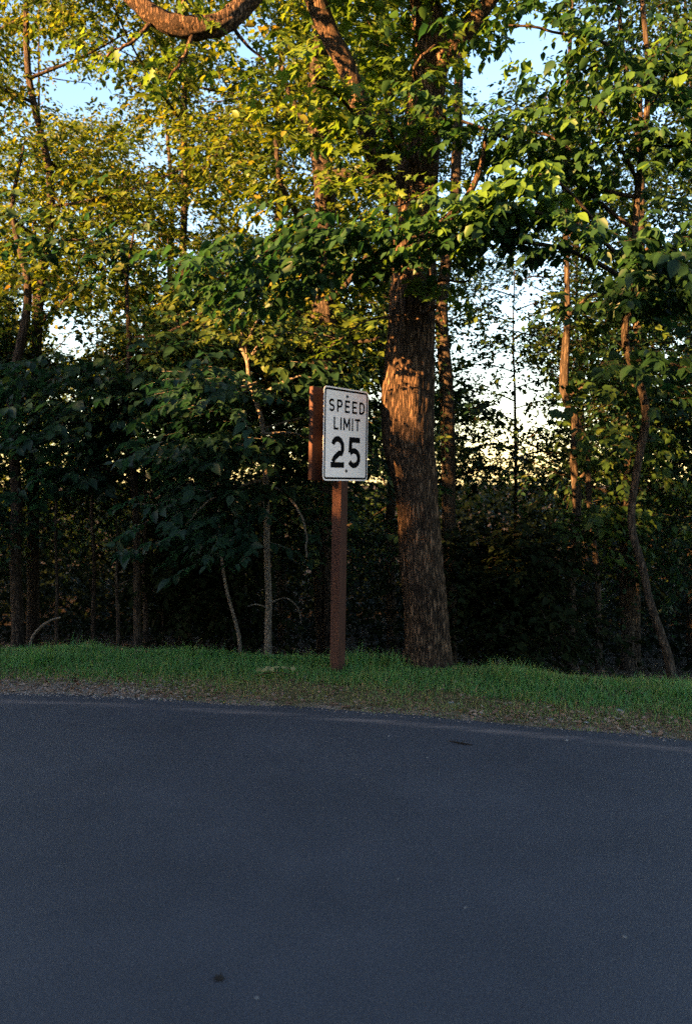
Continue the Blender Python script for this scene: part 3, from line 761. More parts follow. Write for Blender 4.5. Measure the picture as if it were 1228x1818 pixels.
small_tree("cedar_tree", "rough reddish tree catching small sun flecks right of the oak", (1012, 9.0),
    [(1010, 1140, 9.0, 9), (1013, 1080, 9.0, 8.5), (1012, 1000, 9.0, 8), (1015, 900, 9.0, 7.5), (1022, 820, 9.0, 7), (1014, 740, 9.0, 6.5), (1002, 700, 9, 6), (1004, 560, 9, 5), (1010, 300, 9, 4), (1020, 0, 9, 3)],
    M['bark'], M['leaf_far'],
    [([(1012, 960, 9, 3), (1060, 930, 8.7, 2), (1110, 920, 8.5, 1)], 40, .36, .11, 9, dict(spread=.2, hang=.7)),
     ([(1010, 560, 9, 3), (1060, 520, 8.8, 2), (1120, 560, 8.6, 1)], 50, .36, .11, 9, dict(spread=.3, hang=.7)),
     ([(1010, 420, 9, 3), (1060, 330, 8.8, 2), (1100, 300, 8.6, 1)], 50, .36, .11, 9, dict(spread=.3, hang=.7)),
     ([(1015, 860, 9, 3), (1090, 800, 8.8, 2), (1160, 780, 8.6, 1)], 60, .36, .11, 9, dict(spread=.3, hang=.7)),
     ([(1012, 700, 9, 3), (1060, 680, 8.8, 2), (1120, 700, 8.6, 1)], 50, .36, .11, 9, dict(spread=.3, hang=.7))],
    305, singles=120, sides=14, rough=.09)
stem("sapling", "dark curving stem beside the rough reddish tree", (1062, 9.6), [(1062, 1130, 9.6, 6), (1060, 1030, 9.6, 5.6), (1053, 960, 9.6, 5), (1046, 880, 9.6, 5), (1036, 800, 9.6, 5), (1012, 745, 9.6, 5), (1002, 690, 9.6, 4), (1000, 560, 9.6, 3)], M['bark'])
stem("sapling", "dim upright stem behind the gap between reddish tree and leaning tree", (1108, 10.4), [(1108, 1120, 10.4, 6), (1104, 1000, 10.4, 6), (1110, 860, 10.4, 6), (1122, 700, 10.4, 6), (1130, 560, 10.4, 8), (1140, 400, 10.4, 7), (1130, 150, 10.4, 5)], M['bark'])
stem("forest_tree", "dark straight trunk close behind the right side of the oak", (797, 10.2), [(797, 1080, 10.2, 13), (796, 900, 10.2, 13), (793, 700, 10.2, 13), (790, 540, 10.2, 12), (800, 350, 10.2, 10), (810, 100, 10.2, 8)], M['bark'], cat="tree")
rb = np.random.default_rng(44)
gb = []
for k in range(17):
    v_ = 500 + k * 22 + rb.uniform(-8, 8); sd = -1 if k % 2 else 1
    du = rb.uniform(55, 105) * sd
    gb.append(([(914, v_ + 10, 13.0, 1.6), (914 + du * .5, v_ - 4, 12.9, 1.2), (914 + du, v_ + rb.uniform(-4, 14), 12.7, .7)], int(rb.integers(20, 34)), .42, .08, 9,
               dict(spread=.12, droop=.12, hang=.15, tint=(0, .7), open_sky=False, start=.1)))
small_tree("sapling", "very thin feathery sapling standing in the bright gap right of the oak", (913, 13.0),
    [(914, 1000, 13.0, 4), (915, 860, 13, 3.4), (914, 760, 13, 3), (916, 680, 13, 2.4), (912, 600, 13, 1.8), (914, 480, 13, 1)], M['bark'], M['leaf_far'], gb, 306, templ='plain', sides=7)

# ------------------------------------------------------------------ trees deeper in the wood
BG_LEAF = 0.088
def wood_tree(label, x, y, h, cb, cr, mat, seed, leaf=BG_LEAF, nb=13, dens=1.0, trunk_r=0.085, lean=0.0, name="forest_tree", open_sky=True, tint=(0, 1), group="trees deeper in the wood", spl=0.46):
    r = np.random.default_rng(seed)
    z0 = float(ground_z(x, y)) - 0.05
    base = np.array([x, y, z0])
    root = thing(name, base, label, "tree", group)
    k = 9
    hh = np.linspace(0, 1, k)
    path = base + np.stack([lean * h * hh + r.normal(0, .16, k) * hh, r.normal(0, .12, k) * hh, hh * h], -1)
    path[0] = base
    rad = trunk_r * (1 - 0.85 * hh)
    trunk_part(root, base, path, rad, M['bark'], sides=10, n=30, rough=.05, seed=seed, flare=.2)
    lv = Leaves(); tw = []
    for i in range(nb):
        f = (i + r.random()) / nb
        zz = cb + (h - cb) * (f ** 0.9)
        start = np.array([np.interp(zz / h, hh, path[:, j]) for j in range(3)])
        ang = i * 2.4 + r.normal(0, .4)
        reach = cr * (0.55 + 0.45 * math.sin(math.pi * min(1, .25 + .75 * f))) * r.uniform(.7, 1.15) * (1 - 0.55 * f ** 3)
        end = start + np.array([math.cos(ang) * reach, math.sin(ang) * reach, reach * r.uniform(0.0, 0.55)])
        mid = (start + end) / 2 + np.array([0, 0, -reach * .06]) + r.normal(0, .08, 3)
        br = trunk_r * 0.38 * (1 - .6 * f)
        g = Geo(); q, rr = smooth_line([start, mid, end], [br, br * .6, br * .2], 10); g.tube(q, rr, 6, rough=.06, seed=seed + i)
        link("branch", g.mesh("branch", M['bark'], base), root)
        n = int(dens * 46 * (reach / 1.6) ** 1.3) + 8
        blob(lv, tw, end, (reach * .42, reach * .42, reach * .28 + .12), n, spl, leaf, 8, r, tint, open_sky=open_sky)
        blob(lv, tw, start + [0, 0, .05], (.42, .42, .35), int(10 * dens) + 4, spl, leaf, 8, r, tint, open_sky=open_sky)
        blob(lv, tw, mid + [0, 0, .1], (reach * .42, reach * .42, reach * .22 + .12), int(n * .8), spl, leaf, 8, r, tint, open_sky=open_sky)
    finish_tree(root, base, lv, tw if 0 < y < 12.2 else None, 'plain' if 0 < y < 12.2 else 'far', mat, M['bark'])
    return root

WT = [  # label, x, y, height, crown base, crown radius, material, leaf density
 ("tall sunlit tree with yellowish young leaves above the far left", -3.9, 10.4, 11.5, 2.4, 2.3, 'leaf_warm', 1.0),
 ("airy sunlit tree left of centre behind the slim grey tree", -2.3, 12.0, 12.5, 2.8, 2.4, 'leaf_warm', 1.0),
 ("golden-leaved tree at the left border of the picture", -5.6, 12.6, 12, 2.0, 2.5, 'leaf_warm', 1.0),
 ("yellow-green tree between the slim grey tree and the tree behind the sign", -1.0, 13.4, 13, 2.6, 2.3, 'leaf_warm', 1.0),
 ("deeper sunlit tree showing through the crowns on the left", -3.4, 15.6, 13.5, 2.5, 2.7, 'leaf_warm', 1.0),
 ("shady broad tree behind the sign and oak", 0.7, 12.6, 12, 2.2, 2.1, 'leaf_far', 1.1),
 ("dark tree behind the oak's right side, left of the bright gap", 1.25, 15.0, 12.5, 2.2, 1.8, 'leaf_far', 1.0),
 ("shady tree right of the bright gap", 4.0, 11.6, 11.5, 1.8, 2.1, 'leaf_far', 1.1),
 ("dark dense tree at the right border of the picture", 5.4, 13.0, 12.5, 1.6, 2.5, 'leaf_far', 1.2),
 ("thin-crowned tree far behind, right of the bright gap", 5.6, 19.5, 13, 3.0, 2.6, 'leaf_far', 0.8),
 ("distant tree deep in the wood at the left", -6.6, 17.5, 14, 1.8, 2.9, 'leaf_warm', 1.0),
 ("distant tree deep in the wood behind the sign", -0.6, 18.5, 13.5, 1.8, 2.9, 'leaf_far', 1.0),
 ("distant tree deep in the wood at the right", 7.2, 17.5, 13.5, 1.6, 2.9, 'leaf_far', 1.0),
 ("unseen tree added beyond the right border near the bend to block skylight", 8.4, 10.0, 12, 1.4, 2.6, 'leaf_far', 0.7),  # this one and the next: unseen, added to block skylight from the side
 ("unseen tree added well beyond the right border to block skylight", 10.5, 14.0, 13, 1.4, 2.8, 'leaf_far', 0.7),
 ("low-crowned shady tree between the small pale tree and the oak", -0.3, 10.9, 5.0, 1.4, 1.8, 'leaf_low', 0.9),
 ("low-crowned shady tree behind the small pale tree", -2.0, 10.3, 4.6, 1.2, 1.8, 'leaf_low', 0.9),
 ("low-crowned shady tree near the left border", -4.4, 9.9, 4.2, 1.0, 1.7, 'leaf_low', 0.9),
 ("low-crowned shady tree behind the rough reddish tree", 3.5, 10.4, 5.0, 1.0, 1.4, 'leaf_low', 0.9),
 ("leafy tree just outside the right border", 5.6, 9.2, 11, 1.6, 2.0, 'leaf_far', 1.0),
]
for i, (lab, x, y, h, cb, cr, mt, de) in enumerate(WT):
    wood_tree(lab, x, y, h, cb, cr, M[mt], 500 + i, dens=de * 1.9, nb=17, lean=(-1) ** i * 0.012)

def copy_tree(o, loc, rz, sc, label=None, group=None):
    c = o.copy(); COL.objects.link(c); c.location = loc; c.rotation_euler = (0, 0, rz); c.scale = (sc, sc, sc)
    if label: c["label"] = label
    if group: c["group"] = group
    for ch in o.children:
        k = ch.copy(); COL.objects.link(k); k.parent = c
    return c
inner = [o for o in bpy.data.objects if o.get("label") == "distant tree deep in the wood at the left"][0]
for i, (x, y) in enumerate([(-10, 19), (-13, 15.5), (-16, 20), (-11, 24), (-17.5, 13.5), (-21, 17), (-20, 24)]):  # unseen trees added to keep the low sun off the far wood
    copy_tree(inner, (x, y, float(ground_z(x, y)) - .05), i * 1.7, 1.0, "unseen tree added beyond the left border to block the low sun", "unseen trees added beyond the left border")

for (lab, x, y, h, cr) in [("dim leafy bush added behind the right foot of the oak to shade the reddish tree", 1.70, 8.5, 1.35, .9), ("dim bush in the shade left of the pale small tree", -1.6, 9.2, 1.5, .8)]:  # first bush added to keep the sun off the reddish tree's trunk
    wood_tree(lab, x, y, h, .25, cr, M['leaf_shaded'], int(x * 100) + 999, leaf=.085, nb=12, dens=2.2, trunk_r=.02, name="bush", group="bushes in the shade", spl=.3)

# undergrowth and the far wood: masses nobody could count
r = np.random.default_rng(900)
lv = Leaves()
n = 7000
x = r.uniform(-12, 12, n); y = r.uniform(11.5, 21, n)
z = ground_z(x, y) + 2.7 * r.random(n) ** 1.3 * (0.75 + 0.25 * np.sin(x * 1.3 + y))
O = np.stack([x, y, z], -1)
D = nrm(np.stack([r.normal(0, 1, n), r.normal(0, 1, n), r.normal(0, .25, n)], -1))
sprays(lv, O, D, r.uniform(.3, .6, n), 8, 0.12, r, tint=(0, .7))
tag(link("undergrowth", leaf_mesh("undergrowth", lv.arrays(), 'far', M['leaf_shaded'], (0, 0, 0))), "shade-darkened tangled undergrowth filling the wood behind the trunks", "undergrowth", kind="stuff")
lv = Leaves()
n = 9500
x = r.uniform(-36, 36, n); y = r.uniform(23, 46, n)
az = x / y
top = np.interp(az, [-.8, -.42, -.2, 0.0, .10, .14, .26, .31, .45, .8], [11, 11, 10, 9, 5.0, 3.0, 3.0, 5, 9, 10])
gz = ground_z(x, y)
z = gz + (top - gz + 1.2 * np.sin(x * .9) * np.cos(y * .7)) * r.random(n) ** .8
D = nrm(np.stack([r.normal(0, 1, n), r.normal(0, 1, n), r.normal(0, .25, n)], -1))
sprays(lv, np.stack([x, y, z], -1), D, r.uniform(.6, 1.3, n), 8, 0.30, r, tint=(0, .9))
n = 12000
x = r.uniform(-40, 40, n); y = r.uniform(21, 48, n)
z = ground_z(x, y) + (1.3 - ground_z(x, y)) * r.random(n)
D = nrm(np.stack([r.normal(0, 1, n), r.normal(0, 1, n), r.normal(0, .25, n)], -1))
sprays(lv, np.stack([x, y, z], -1), D, r.uniform(.6, 1.3, n), 8, 0.32, r, tint=(0, .7), open_sky=False)
tag(link("far_wood", leaf_mesh("far_wood", lv.arrays(), 'far', M['leaf_shaded'], (0, 0, 0))), "distant wood falling away downhill behind the trees", "wood", kind="stuff")  # darkened leaf colour carries the shade of the wood here too

# trees on the near side of the road, behind the viewer: their crowns keep the low sun off the verge
NEAR_SIDE = "broad leafy tree on the near side of the road behind the viewpoint"
nt0 = wood_tree(NEAR_SIDE, -17.0, -4.0, 8.0, 0.3, 2.7, M['leaf_far'], 700, leaf=.27, nb=26, dens=.62, trunk_r=.16, name="roadside_tree", open_sky=False, group="trees across the road behind the viewpoint", spl=.8)
nt0.scale = (.87, .87, .87)
NS = [(-20.2, -3.8, 1.1), (-23.2, -4.3, 1.2), (-26.4, -3.8, 1.3), (-29.6, -4.2, 1.3), (-33.0, -3.9, 1.3), (-37, -4.2, 1.35), (-14.0, -4.4, .92), (-9.0, -4.6, .85),
      (-18.6, -7.0, .88), (-22.0, -7.2, .98), (-25.4, -7.0, 1.1), (-29, -7.4, 1.2), (-12.5, -9.3, 1.35), (-10.2, -9.8, 1.5), (-8.4, -9.0, 1.5),
      (-15.5, -4.3, .72), (-12.4, -4.5, .78), (-18.6, -4.0, .88), (-17.0, -5.6, .74), (-21.8, -4.0, 1.1),
      (-7, -6.0, 1.3), (-3.2, -7.0, 1.3), (-5, -10.5, 1.7)]
for i, (x, y, s_) in enumerate(NS):
    copy_tree(nt0, (x, y, float(ground_z(x, y)) - .05), i * 2.13, s_)

# ------------------------------------------------------------------ speed limit sign
def simple_mat(name, col, rough=0.5, spec=0.4, noise=0.0, nscale=20.0, stretch=(1, 1, 1), bump=0.0, dark=None):
    m, nt, out = new_mat(name)
    b = principled(nt, out, rough, spec)
    if noise or dark:
        tc = node(nt, "ShaderNodeTexCoord"); mp = node(nt, "ShaderNodeMapping"); mp.inputs["Scale"].default_value = stretch
        n1 = node(nt, "ShaderNodeTexNoise", Scale=nscale, Detail=6.0, Roughness=0.65)
        nt.links.new(tc.outputs["Object"], mp.inputs[0]); nt.links.new(mp.outputs[0], n1.inputs["Vector"])
        c = np.array(col)
        r_ = ramp(nt, [(0.28, tuple(dark if dark else c * (1 - noise))), (0.5, tuple(c)), (0.75, tuple(np.minimum(c * (1 + noise), .9)))])
        nt.links.new(n1.outputs["Fac"], r_.inputs[0]); nt.links.new(r_.outputs[0], b.inputs["Base Color"])
        if bump:
            bp = node(nt, "ShaderNodeBump", Strength=bump, Distance=0.004)
            nt.links.new(n1.outputs["Fac"], bp.inputs["Height"]); nt.links.new(bp.outputs[0], b.inputs["Normal"])
    else:
        b.inputs["Base Color"].default_value = (*col, 1)
    return m
M['sheet'] = simple_mat("white_reflective_sheeting", (0.96, 0.83, 0.81), 0.55, 0.3, noise=0.03, nscale=9)
M['ink'] = simple_mat("black_sign_ink", (0.006, 0.006, 0.007), 0.9, 0.04)
M['alu'] = simple_mat("aluminium_sign_back", (0.42, 0.42, 0.43), 0.5, 0.4, noise=0.1, nscale=12)
M['post'] = simple_mat("brown_stained_post", (0.055, 0.021, 0.014), 0.8, 0.25, noise=0.45, nscale=16, stretch=(6, 6, .35), bump=0.6)
M['board'] = simple_mat("brown_painted_board", (0.042, 0.015, 0.010), 0.75, 0.25, noise=0.25, nscale=10, stretch=(1.5, 1.5, .5), bump=0.25)
M['bolt'] = simple_mat("weathered_bolt", (0.05, 0.045, 0.04), 0.5, 0.5)

def ribbon(path, s, closed=False):
    """flat stroke of width s along a polyline (mitred): list of quads as 2-D points"""
    p = np.array(path, float)
    n = len(p)
    L_, R_ = [], []
    for i in range(n):
        a = p[i] - p[i - 1] if (i > 0 or closed) else p[1] - p[0]
        b = p[(i + 1) % n] - p[i] if (i < n - 1 or closed) else p[-1] - p[-2]
        a = a / np.linalg.norm(a); b = b / np.linalg.norm(b)
        na = np.array([-a[1], a[0]]); nb = np.array([-b[1], b[0]])
        m = na + nb; m = m / np.linalg.norm(m)
        k = 1.0 / max(0.35, m @ na)
        L_.append(p[i] + m * k * s / 2); R_.append(p[i] - m * k * s / 2)
    q = []
    for i in range(n if closed else n - 1):
        j = (i + 1) % n
        q.append([L_[i], R_[i], R_[j], L_[j]])
    return q

def arc(cx, cy, rx, ry, a0, a1, n=18):
    t = np.radians(np.linspace(a0, a1, n))
    return [(cx + rx * math.cos(a), cy + ry * math.sin(a)) for a in t]

def glyph(ch, w, s):
    """strokes of one character in a box w wide and 1 high"""
    h = s / 2
    if ch == 'S':
        ry = (1 - s) / 4; rx = w / 2 - h
        return [(arc(w/2, .5 + ry, rx, ry, 22, 270) + arc(w/2, .5 - ry, rx, ry, 90, -158)[1:], False)]
    if ch == 'P':
        rr = (.56 - h) / 2
        return [([(h, 0), (h, 1 - h), (w - h - rr, 1 - h)] + arc(w - h - rr, 1 - h - rr, rr, rr, 90, -90)[1:] + [(s, 1 - h - 2 * rr)], False)]
    if ch == 'E':
        return [([(h, 0), (h, 1)], False), ([(s, 1 - h), (w, 1 - h)], False), ([(s, .51), (w * .88, .51)], False), ([(s, h), (w, h)], False)]
    if ch == 'D':
        rr = .30
        return [([(h, h), (h, 1 - h), (w - h - rr, 1 - h)] + arc(w - h - rr, 1 - h - rr, rr, rr, 90, 0)[1:] + arc(w - h - rr, h + rr, rr, rr, 0, -90), True)]
    if ch == 'L': return [([(h, 1), (h, h), (w, h)], False)]
    if ch == 'I': return [([(h, 0), (h, 1)], False)]
    if ch == 'T': return [([(0, 1 - h), (w, 1 - h)], False), ([(w/2, 0), (w/2, 1 - s)], False)]
    if ch == 'M': return [([(h, 0), (h, 1)], False), ([(w - h, 0), (w - h, 1)], False), ([(h * .9, .99), (w/2, .28), (w - h * .9, .99)], False)]
    if ch == '2':
        ry = .27; rx = w/2 - h
        tail = [(.60 * w, .455), (.45 * w, .385), (.30 * w, .315), (.20 * w + .02, .245), (s * .5 + .012, s)]
        return [(arc(w/2, 1 - h - ry, rx, ry, 160, -42, 26) + tail, False), ([(.0, h), (w, h)], False)]
    if ch == '5':
        return [([(w * .95, 1 - h), (h + .05, 1 - h), (h + .015, .50)], False), (arc(w * .47, .325, w * .53 - h, .325 - h, 140, -150, 28), False)]

def text_part(ch, name, x0, ztop, hgt, w, s, parent):
    qs = glyph(ch, w, s)
    v = []; f = []
    for k, (path, closed) in enumerate(qs):
        for q in ribbon(path, s, closed):
            b0 = len(v)
            v += [(x0 + c[0] * hgt, -0.0032 - 0.00012 * k, ztop - hgt + c[1] * hgt) for c in q]
            f.append((b0, b0 + 1, b0 + 2, b0 + 3))
    return link(name, make_mesh(name, v, quads=f, mats=[M['ink']]), parent)

def rrect(w, h, rad, n=8):
    p = []
    for cx, cz, a in ((w/2 - rad, h/2 - rad, 0), (-w/2 + rad, h/2 - rad, 90), (-w/2 + rad, -h/2 + rad, 180), (w/2 - rad, -h/2 + rad, 270)):
        p += arc(cx, cz, rad, rad, a, a + 90, n)
    return np.array(p)

def slab(name, w, h, rad, y0, y1, mats, parent, loc, bev=0.0):
    p = rrect(w, h, rad); n = len(p)
    rows = [(y0, bev), (y0 + bev, 0), (y1 - bev, 0), (y1, bev)] if bev else [(y0, 0), (y1, 0)]
    v = []; f = []
    for yy, ins in rows:
        k = np.array([(w - 2 * ins) / w, (h - 2 * ins) / h])
        v += [(a * k[0], yy, b * k[1]) for a, b in p]
    m = len(rows)
    for j in range(m - 1):
        for i in range(n):
            i2 = (i + 1) % n
            f.append((j * n + i, j * n + i2, (j + 1) * n + i2, (j + 1) * n + i))
    me = bpy.data.meshes.new(name)
    me.from_pydata(v, [], f + [tuple(range(n)[::-1]), tuple(range((m - 1) * n, m * n))])
    for mm in mats: me.materials.append(mm)
    if len(mats) > 1:
        for i, pl in enumerate(me.polygons): pl.material_index = 0 if i == len(f) else 1
    me.update()
    return link(name, me, parent, loc)

SIGN_A = math.radians(53.0)
py = 6.93
pxw = (598.5 - U0) / FPX * py
pz = float(ground_z(pxw, py)) - 0.05
sign = thing("speed_limit_sign", (pxw, py, pz), "white speed limit 25 sign on a square brown wooden post in the verge", "road sign")
sign.rotation_euler = Matrix.Rotation(math.radians(0.85), 3, 'Y').to_euler()
sign.rotation_euler = (Matrix.Rotation(math.radians(0.85), 3, 'Y') @ Matrix.Rotation(SIGN_A, 3, 'Z')).to_euler()
W_, H_ = 0.610, 0.762
zc = 2.015 - pz
PW = 0.090
slab("post", PW, 2.40 - pz, 0.006, -PW/2, PW/2, [M['post']], sign, (0, 0, (2.40 - pz) / 2), bev=0.0)
panel = slab("panel", W_, H_, 0.038, -PW/2 - 0.012, -PW/2 - 0.009, [M['sheet'], M['alu']], sign, (0, 0, zc))
panel_face = -PW/2 - 0.012
def on_panel(o):
    o.location = (0, panel_face + 0.0026, 0)
# border line
o1 = rrect(W_ - 0.024, H_ - 0.024, 0.030); o2 = rrect(W_ - 0.056, H_ - 0.056, 0.016)
n = len(o1)
bv = [(a, -0.0032, b) for a, b in o1] + [(a, -0.0032, b) for a, b in o2]
on_panel(link("border_line", make_mesh("border_line", bv, quads=[(i, (i + 1) % n, n + (i + 1) % n, n + i) for i in range(n)], mats=[M['ink']]), panel))
def line_of(chars, ztop, hgt, x0, x1, s, widths, nm):
    tot = sum(widths); gap = ((x1 - x0) / hgt - tot) / (len(chars) - 1)
    x = x0
    for c, w in zip(chars, widths):
        on_panel(text_part(c, nm, x, ztop, hgt, w, s, panel)); x += (w + gap) * hgt
top = H_ / 2
line_of("SPEED", top - .128 * H_, 0.104, -0.236, 0.252, 0.175, [.70, .70, .66, .66, .72], "letter")
line_of("LIMIT", top - .318 * H_, 0.104, -0.172, 0.192, 0.175, [.62, .175, .88, .175, .74], "letter")
line_of("25", top - .522 * H_, 0.258, -0.206, 0.200, 0.178, [.70, .67], "digit")
for zz, nm in ((top - 0.066, "bolt"), (-top + 0.082, "bolt")):
    g = Geo()
    g.tube([(0, 0.002, 0), (0, -0.003, 0)], [0.014, 0.013], 16)
    g.tube([(0, -0.003, 0), (0, -0.009, 0)], [0.008, 0.0075], 6)
    b_ = link(nm, g.mesh(nm, M['bolt'], smooth=False), panel, (0.004, panel_face, zz))
# washers / stand-offs between panel and post, then the brown board on the far side of the post
for zz in (-0.30, 0.30):
    g = Geo(); g.tube([(0, -PW/2 - 0.0088, zz + zc), (0, -PW/2 + 0.004, zz + zc)], [0.012, 0.012], 10)
    link("spacer", g.mesh("spacer", M['bolt'], smooth=False), sign)
slab("back_board", W_, H_, 0.012, PW/2 + 0.012, PW/2 + 0.050, [M['board']], sign, (0, 0, zc), bev=0.004)
for zz in (-0.30, 0.30):
    g = Geo(); g.tube([(0, PW/2 - 0.004, zz + zc), (0, PW/2 + 0.014, zz + zc)], [0.012, 0.012], 10)
    link("spacer", g.mesh("spacer", M['bolt'], smooth=False), sign)

# ------------------------------------------------------------------ grass, litter, small things on the ground
M['grass'] = leaf_mat("grass_blade", [(0, (0.024, 0.135, 0.045)), (0.35, (0.055, 0.205, 0.052)), (0.6, (0.15, 0.20, 0.048)), (0.82, (0.23, 0.19, 0.07)), (1, (0.32, 0.19, 0.11))], trans=0.35, rough=0.55)
M['litter'] = leaf_mat("dead_leaf", [(0, (0.09, 0.045, 0.03)), (0.5, (0.18, 0.10, 0.065)), (1, (0.33, 0.24, 0.18))], trans=0.1, rough=0.8, spec=0.15)
r = np.random.default_rng(77)
def blades(n, xlo, xhi, slo, shi, hfun, wfun, dens):
    x = r.uniform(xlo, xhi, n); s = r.uniform(slo, shi, n)
    keep = r.random(n) < dens(x, s)
    x, s = x[keep], s[keep]
    y = road_edge(x) + s
    z = np.where(s < 0, -0.002, ground_z(x, y) - 0.006)
    h = hfun(x, s) * r.uniform(.45, 1.3, len(x)); w = wfun * r.uniform(.7, 1.4, len(x))
    a = r.uniform(0, 6.28, len(x)); bend = h * r.uniform(.15, .9, len(x))
    dx, dy = np.cos(a), np.sin(a)
    b2 = a + 1.57 + r.normal(0, .4, len(x))
    sx, sy = np.cos(b2) * w, np.sin(b2) * w
    p0 = np.stack([x - sx, y - sy, z], -1); p1 = np.stack([x + sx, y + sy, z], -1)
    m0 = np.stack([x - sx * .8 + dx * bend * .3, y - sy * .8 + dy * bend * .3, z + h * .6], -1)
    m1 = np.stack([x + sx * .8 + dx * bend * .3, y + sy * .8 + dy * bend * .3, z + h * .6], -1)
    t = np.stack([x + dx * bend, y + dy * bend, z + h * .95 - .1 * bend], -1)
    v = np.stack([p0, p1, m0, m1, t], 1).reshape(-1, 3)
    f = (np.arange(len(x))[:, None, None] * 5 + np.array([[0, 1, 3], [0, 3, 2], [2, 3, 4]])[None]).reshape(-1, 3)
    patch = 0.5 + 0.5 * np.clip(fbm(x * 2.2, y * 2.2, 21) * .5, -1, 1)
    ti = np.clip(0.5 * r.random(len(x)) + 0.42 * patch ** 1.5 + np.where(r.random(len(x)) < .04 + .5 * np.clip(.75 - s, 0, .6), .45, 0) + .42 * np.clip(.75 - s, 0, .6), 0, 1)
    return v, f, np.repeat(ti, 5)
def dens_near(x, s):
    patch = np.clip(fbm(x * 2.5, s * 4, 31) * .6 + .5, 0, 1)
    fine = np.clip(fbm(x * 9, s * 12, 32) * .6 + .55, 0, 1)
    bare = np.maximum(np.clip((-x - 1.1) / .8, 0, 1) * np.clip((.52 - s) / .2, 0, 1), .5 * np.clip(fbm(x * 1.7, s * 3, 33) * 1.4 - .3, 0, 1) * np.clip((.7 - s) / .2, 0, 1))
    low = np.clip((s + .07) / .20, 0, 1) * (.26 + .72 * patch * fine)
    return np.clip(low + np.clip((s - .42) / .45, 0, 1) * (.35 + .65 * fine), 0, 1) * (1 - .95 * bare)
def hf(x, s):
    tuft = np.clip(fbm(x * 4, s * 5, 41) * .5 + .5, 0, 1)
    return (.018 + .022 * np.clip(s / .5, 0, 1) + .062 * np.clip((s - .45) / .5, 0, 1) * (.15 + 1.5 * tuft ** 2)) * np.where(s > 1.6, .8, 1) * np.where(np.sin(x * 71 + s * 113) > .93, 1.7, 1)
v1, f1, t1 = blades(152000, -4.6, 4.2, -.06, 1.75, hf, .0022, dens_near)
v2, f2, t2 = blades(26000, -12, 10, .1, 1.8, hf, .005, lambda x, s: dens_near(x, s) * ((x < -4.5) | (x > 4.1)))
grass = link("grass", make_mesh("grass", np.vstack([v1, v2]), np.vstack([f1, f2 + len(v1)]), None, [M['grass']], {"tint": np.concatenate([t1, t2])}))
tag(grass, "short ragged green grass covering the verge between road and wood", "grass", kind="stuff")

def flat_leaves(n, xs, ss, size, tint, seed, lift=0.012):
    r = np.random.default_rng(seed)
    x = r.uniform(*xs, n); s = ss[0] + (ss[1] - ss[0]) * r.random(n) ** 1.2
    y = road_edge(x) + s
    pos = np.stack([x, y, ground_z(x, y) + lift * r.random(n) + .004], -1)
    a = r.uniform(0, 6.28, n)
    d = nrm(np.stack([np.cos(a), np.sin(a), r.normal(.05, .2, n)], -1))
    nn = np.array([0, 0, 1.0]) + r.normal(0, .35, (n, 3)); nn = nrm(nn - d * np.sum(nn * d, -1, keepdims=True))
    return pos, d, nn, size * r.uniform(.5, 1.3, n), np.clip(r.uniform(*tint, n), 0, 1)
def cat_arr(*a): return tuple(np.concatenate([q[i] for q in a]) for i in range(5))
lit = cat_arr(flat_leaves(2600, (-5, 5), (.02, 1.2), .042, (0, .8), 5), flat_leaves(700, (-4.6, -1.0), (.03, .5), .035, (.3, 1), 6), flat_leaves(420, (.8, 3.4), (.03, .45), .04, (.2, 1), 7), flat_leaves(2200, (-7, 7), (1.3, 5), .07, (0, .6), 8))
tag(link("leaf_litter", leaf_mesh("leaf_litter", lit, 'lobed', M['litter'], (0, 0, 0))), "scattered brown dead leaves lying in the verge grass", "leaf litter", kind="stuff")

def gravel(n, xs, ss, size, seed):
    r = np.random.default_rng(seed)
    ico = np.array([[1, 0, 0], [-1, 0, 0], [0, 1, 0], [0, -1, 0], [0, 0, .7], [0, 0, -.7]], float)
    tf = np.array([[0, 2, 4], [2, 1, 4], [1, 3, 4], [3, 0, 4], [2, 0, 5], [1, 2, 5], [3, 1, 5], [0, 3, 5]])
    x = r.uniform(*xs, n); s = ss[0] + (ss[1] - ss[0]) * r.random(n) ** 1.4
    y = road_edge(x) + s
    z = np.where(s < 0, 0.0, ground_z(x, y)) + .002
    sz = size * r.uniform(.4, 1.5, n)
    v = np.stack([x, y, z], -1)[:, None] + sz[:, None, None] * ico[None] * r.uniform(.55, 1.2, (n, 6, 1))
    return v.reshape(-1, 3), (np.arange(n)[:, None, None] * 6 + tf[None]).reshape(-1, 3)
M['stone'] = simple_mat("pale_stone", (0.26, 0.22, 0.205), .9, .2, noise=.45, nscale=30)
M['stone2'] = simple_mat("grey_stone", (0.17, 0.165, 0.165), .9, .2, noise=.3, nscale=25)
ga, gb = gravel(1300, (-4.6, 4.4), (-.09, .3), .005, 3); gc, gd = gravel(900, (-4.6, -1.2), (-.05, .5), .008, 4)
tag(link("gravel", make_mesh("gravel", np.vstack([ga, gc]), np.vstack([gb, gd + len(ga)]), None, [M['stone']])), "fine loose gravel along the broken edge of the asphalt", "gravel", kind="stuff")

def ground_at(u, v, lift=0.0):
    """where the line of sight through a pixel meets the road or verge"""
    y = EYE * FPX / (v - V0)
    for _ in range(6):
        x = (u - U0) / FPX * y
        z = max(float(ground_z(x, y)), 0.0 if y < road_edge(x) else -9)
        y = (EYE - z) * FPX / (v - V0)
    return np.array([(u - U0) / FPX * y, y, z + lift])

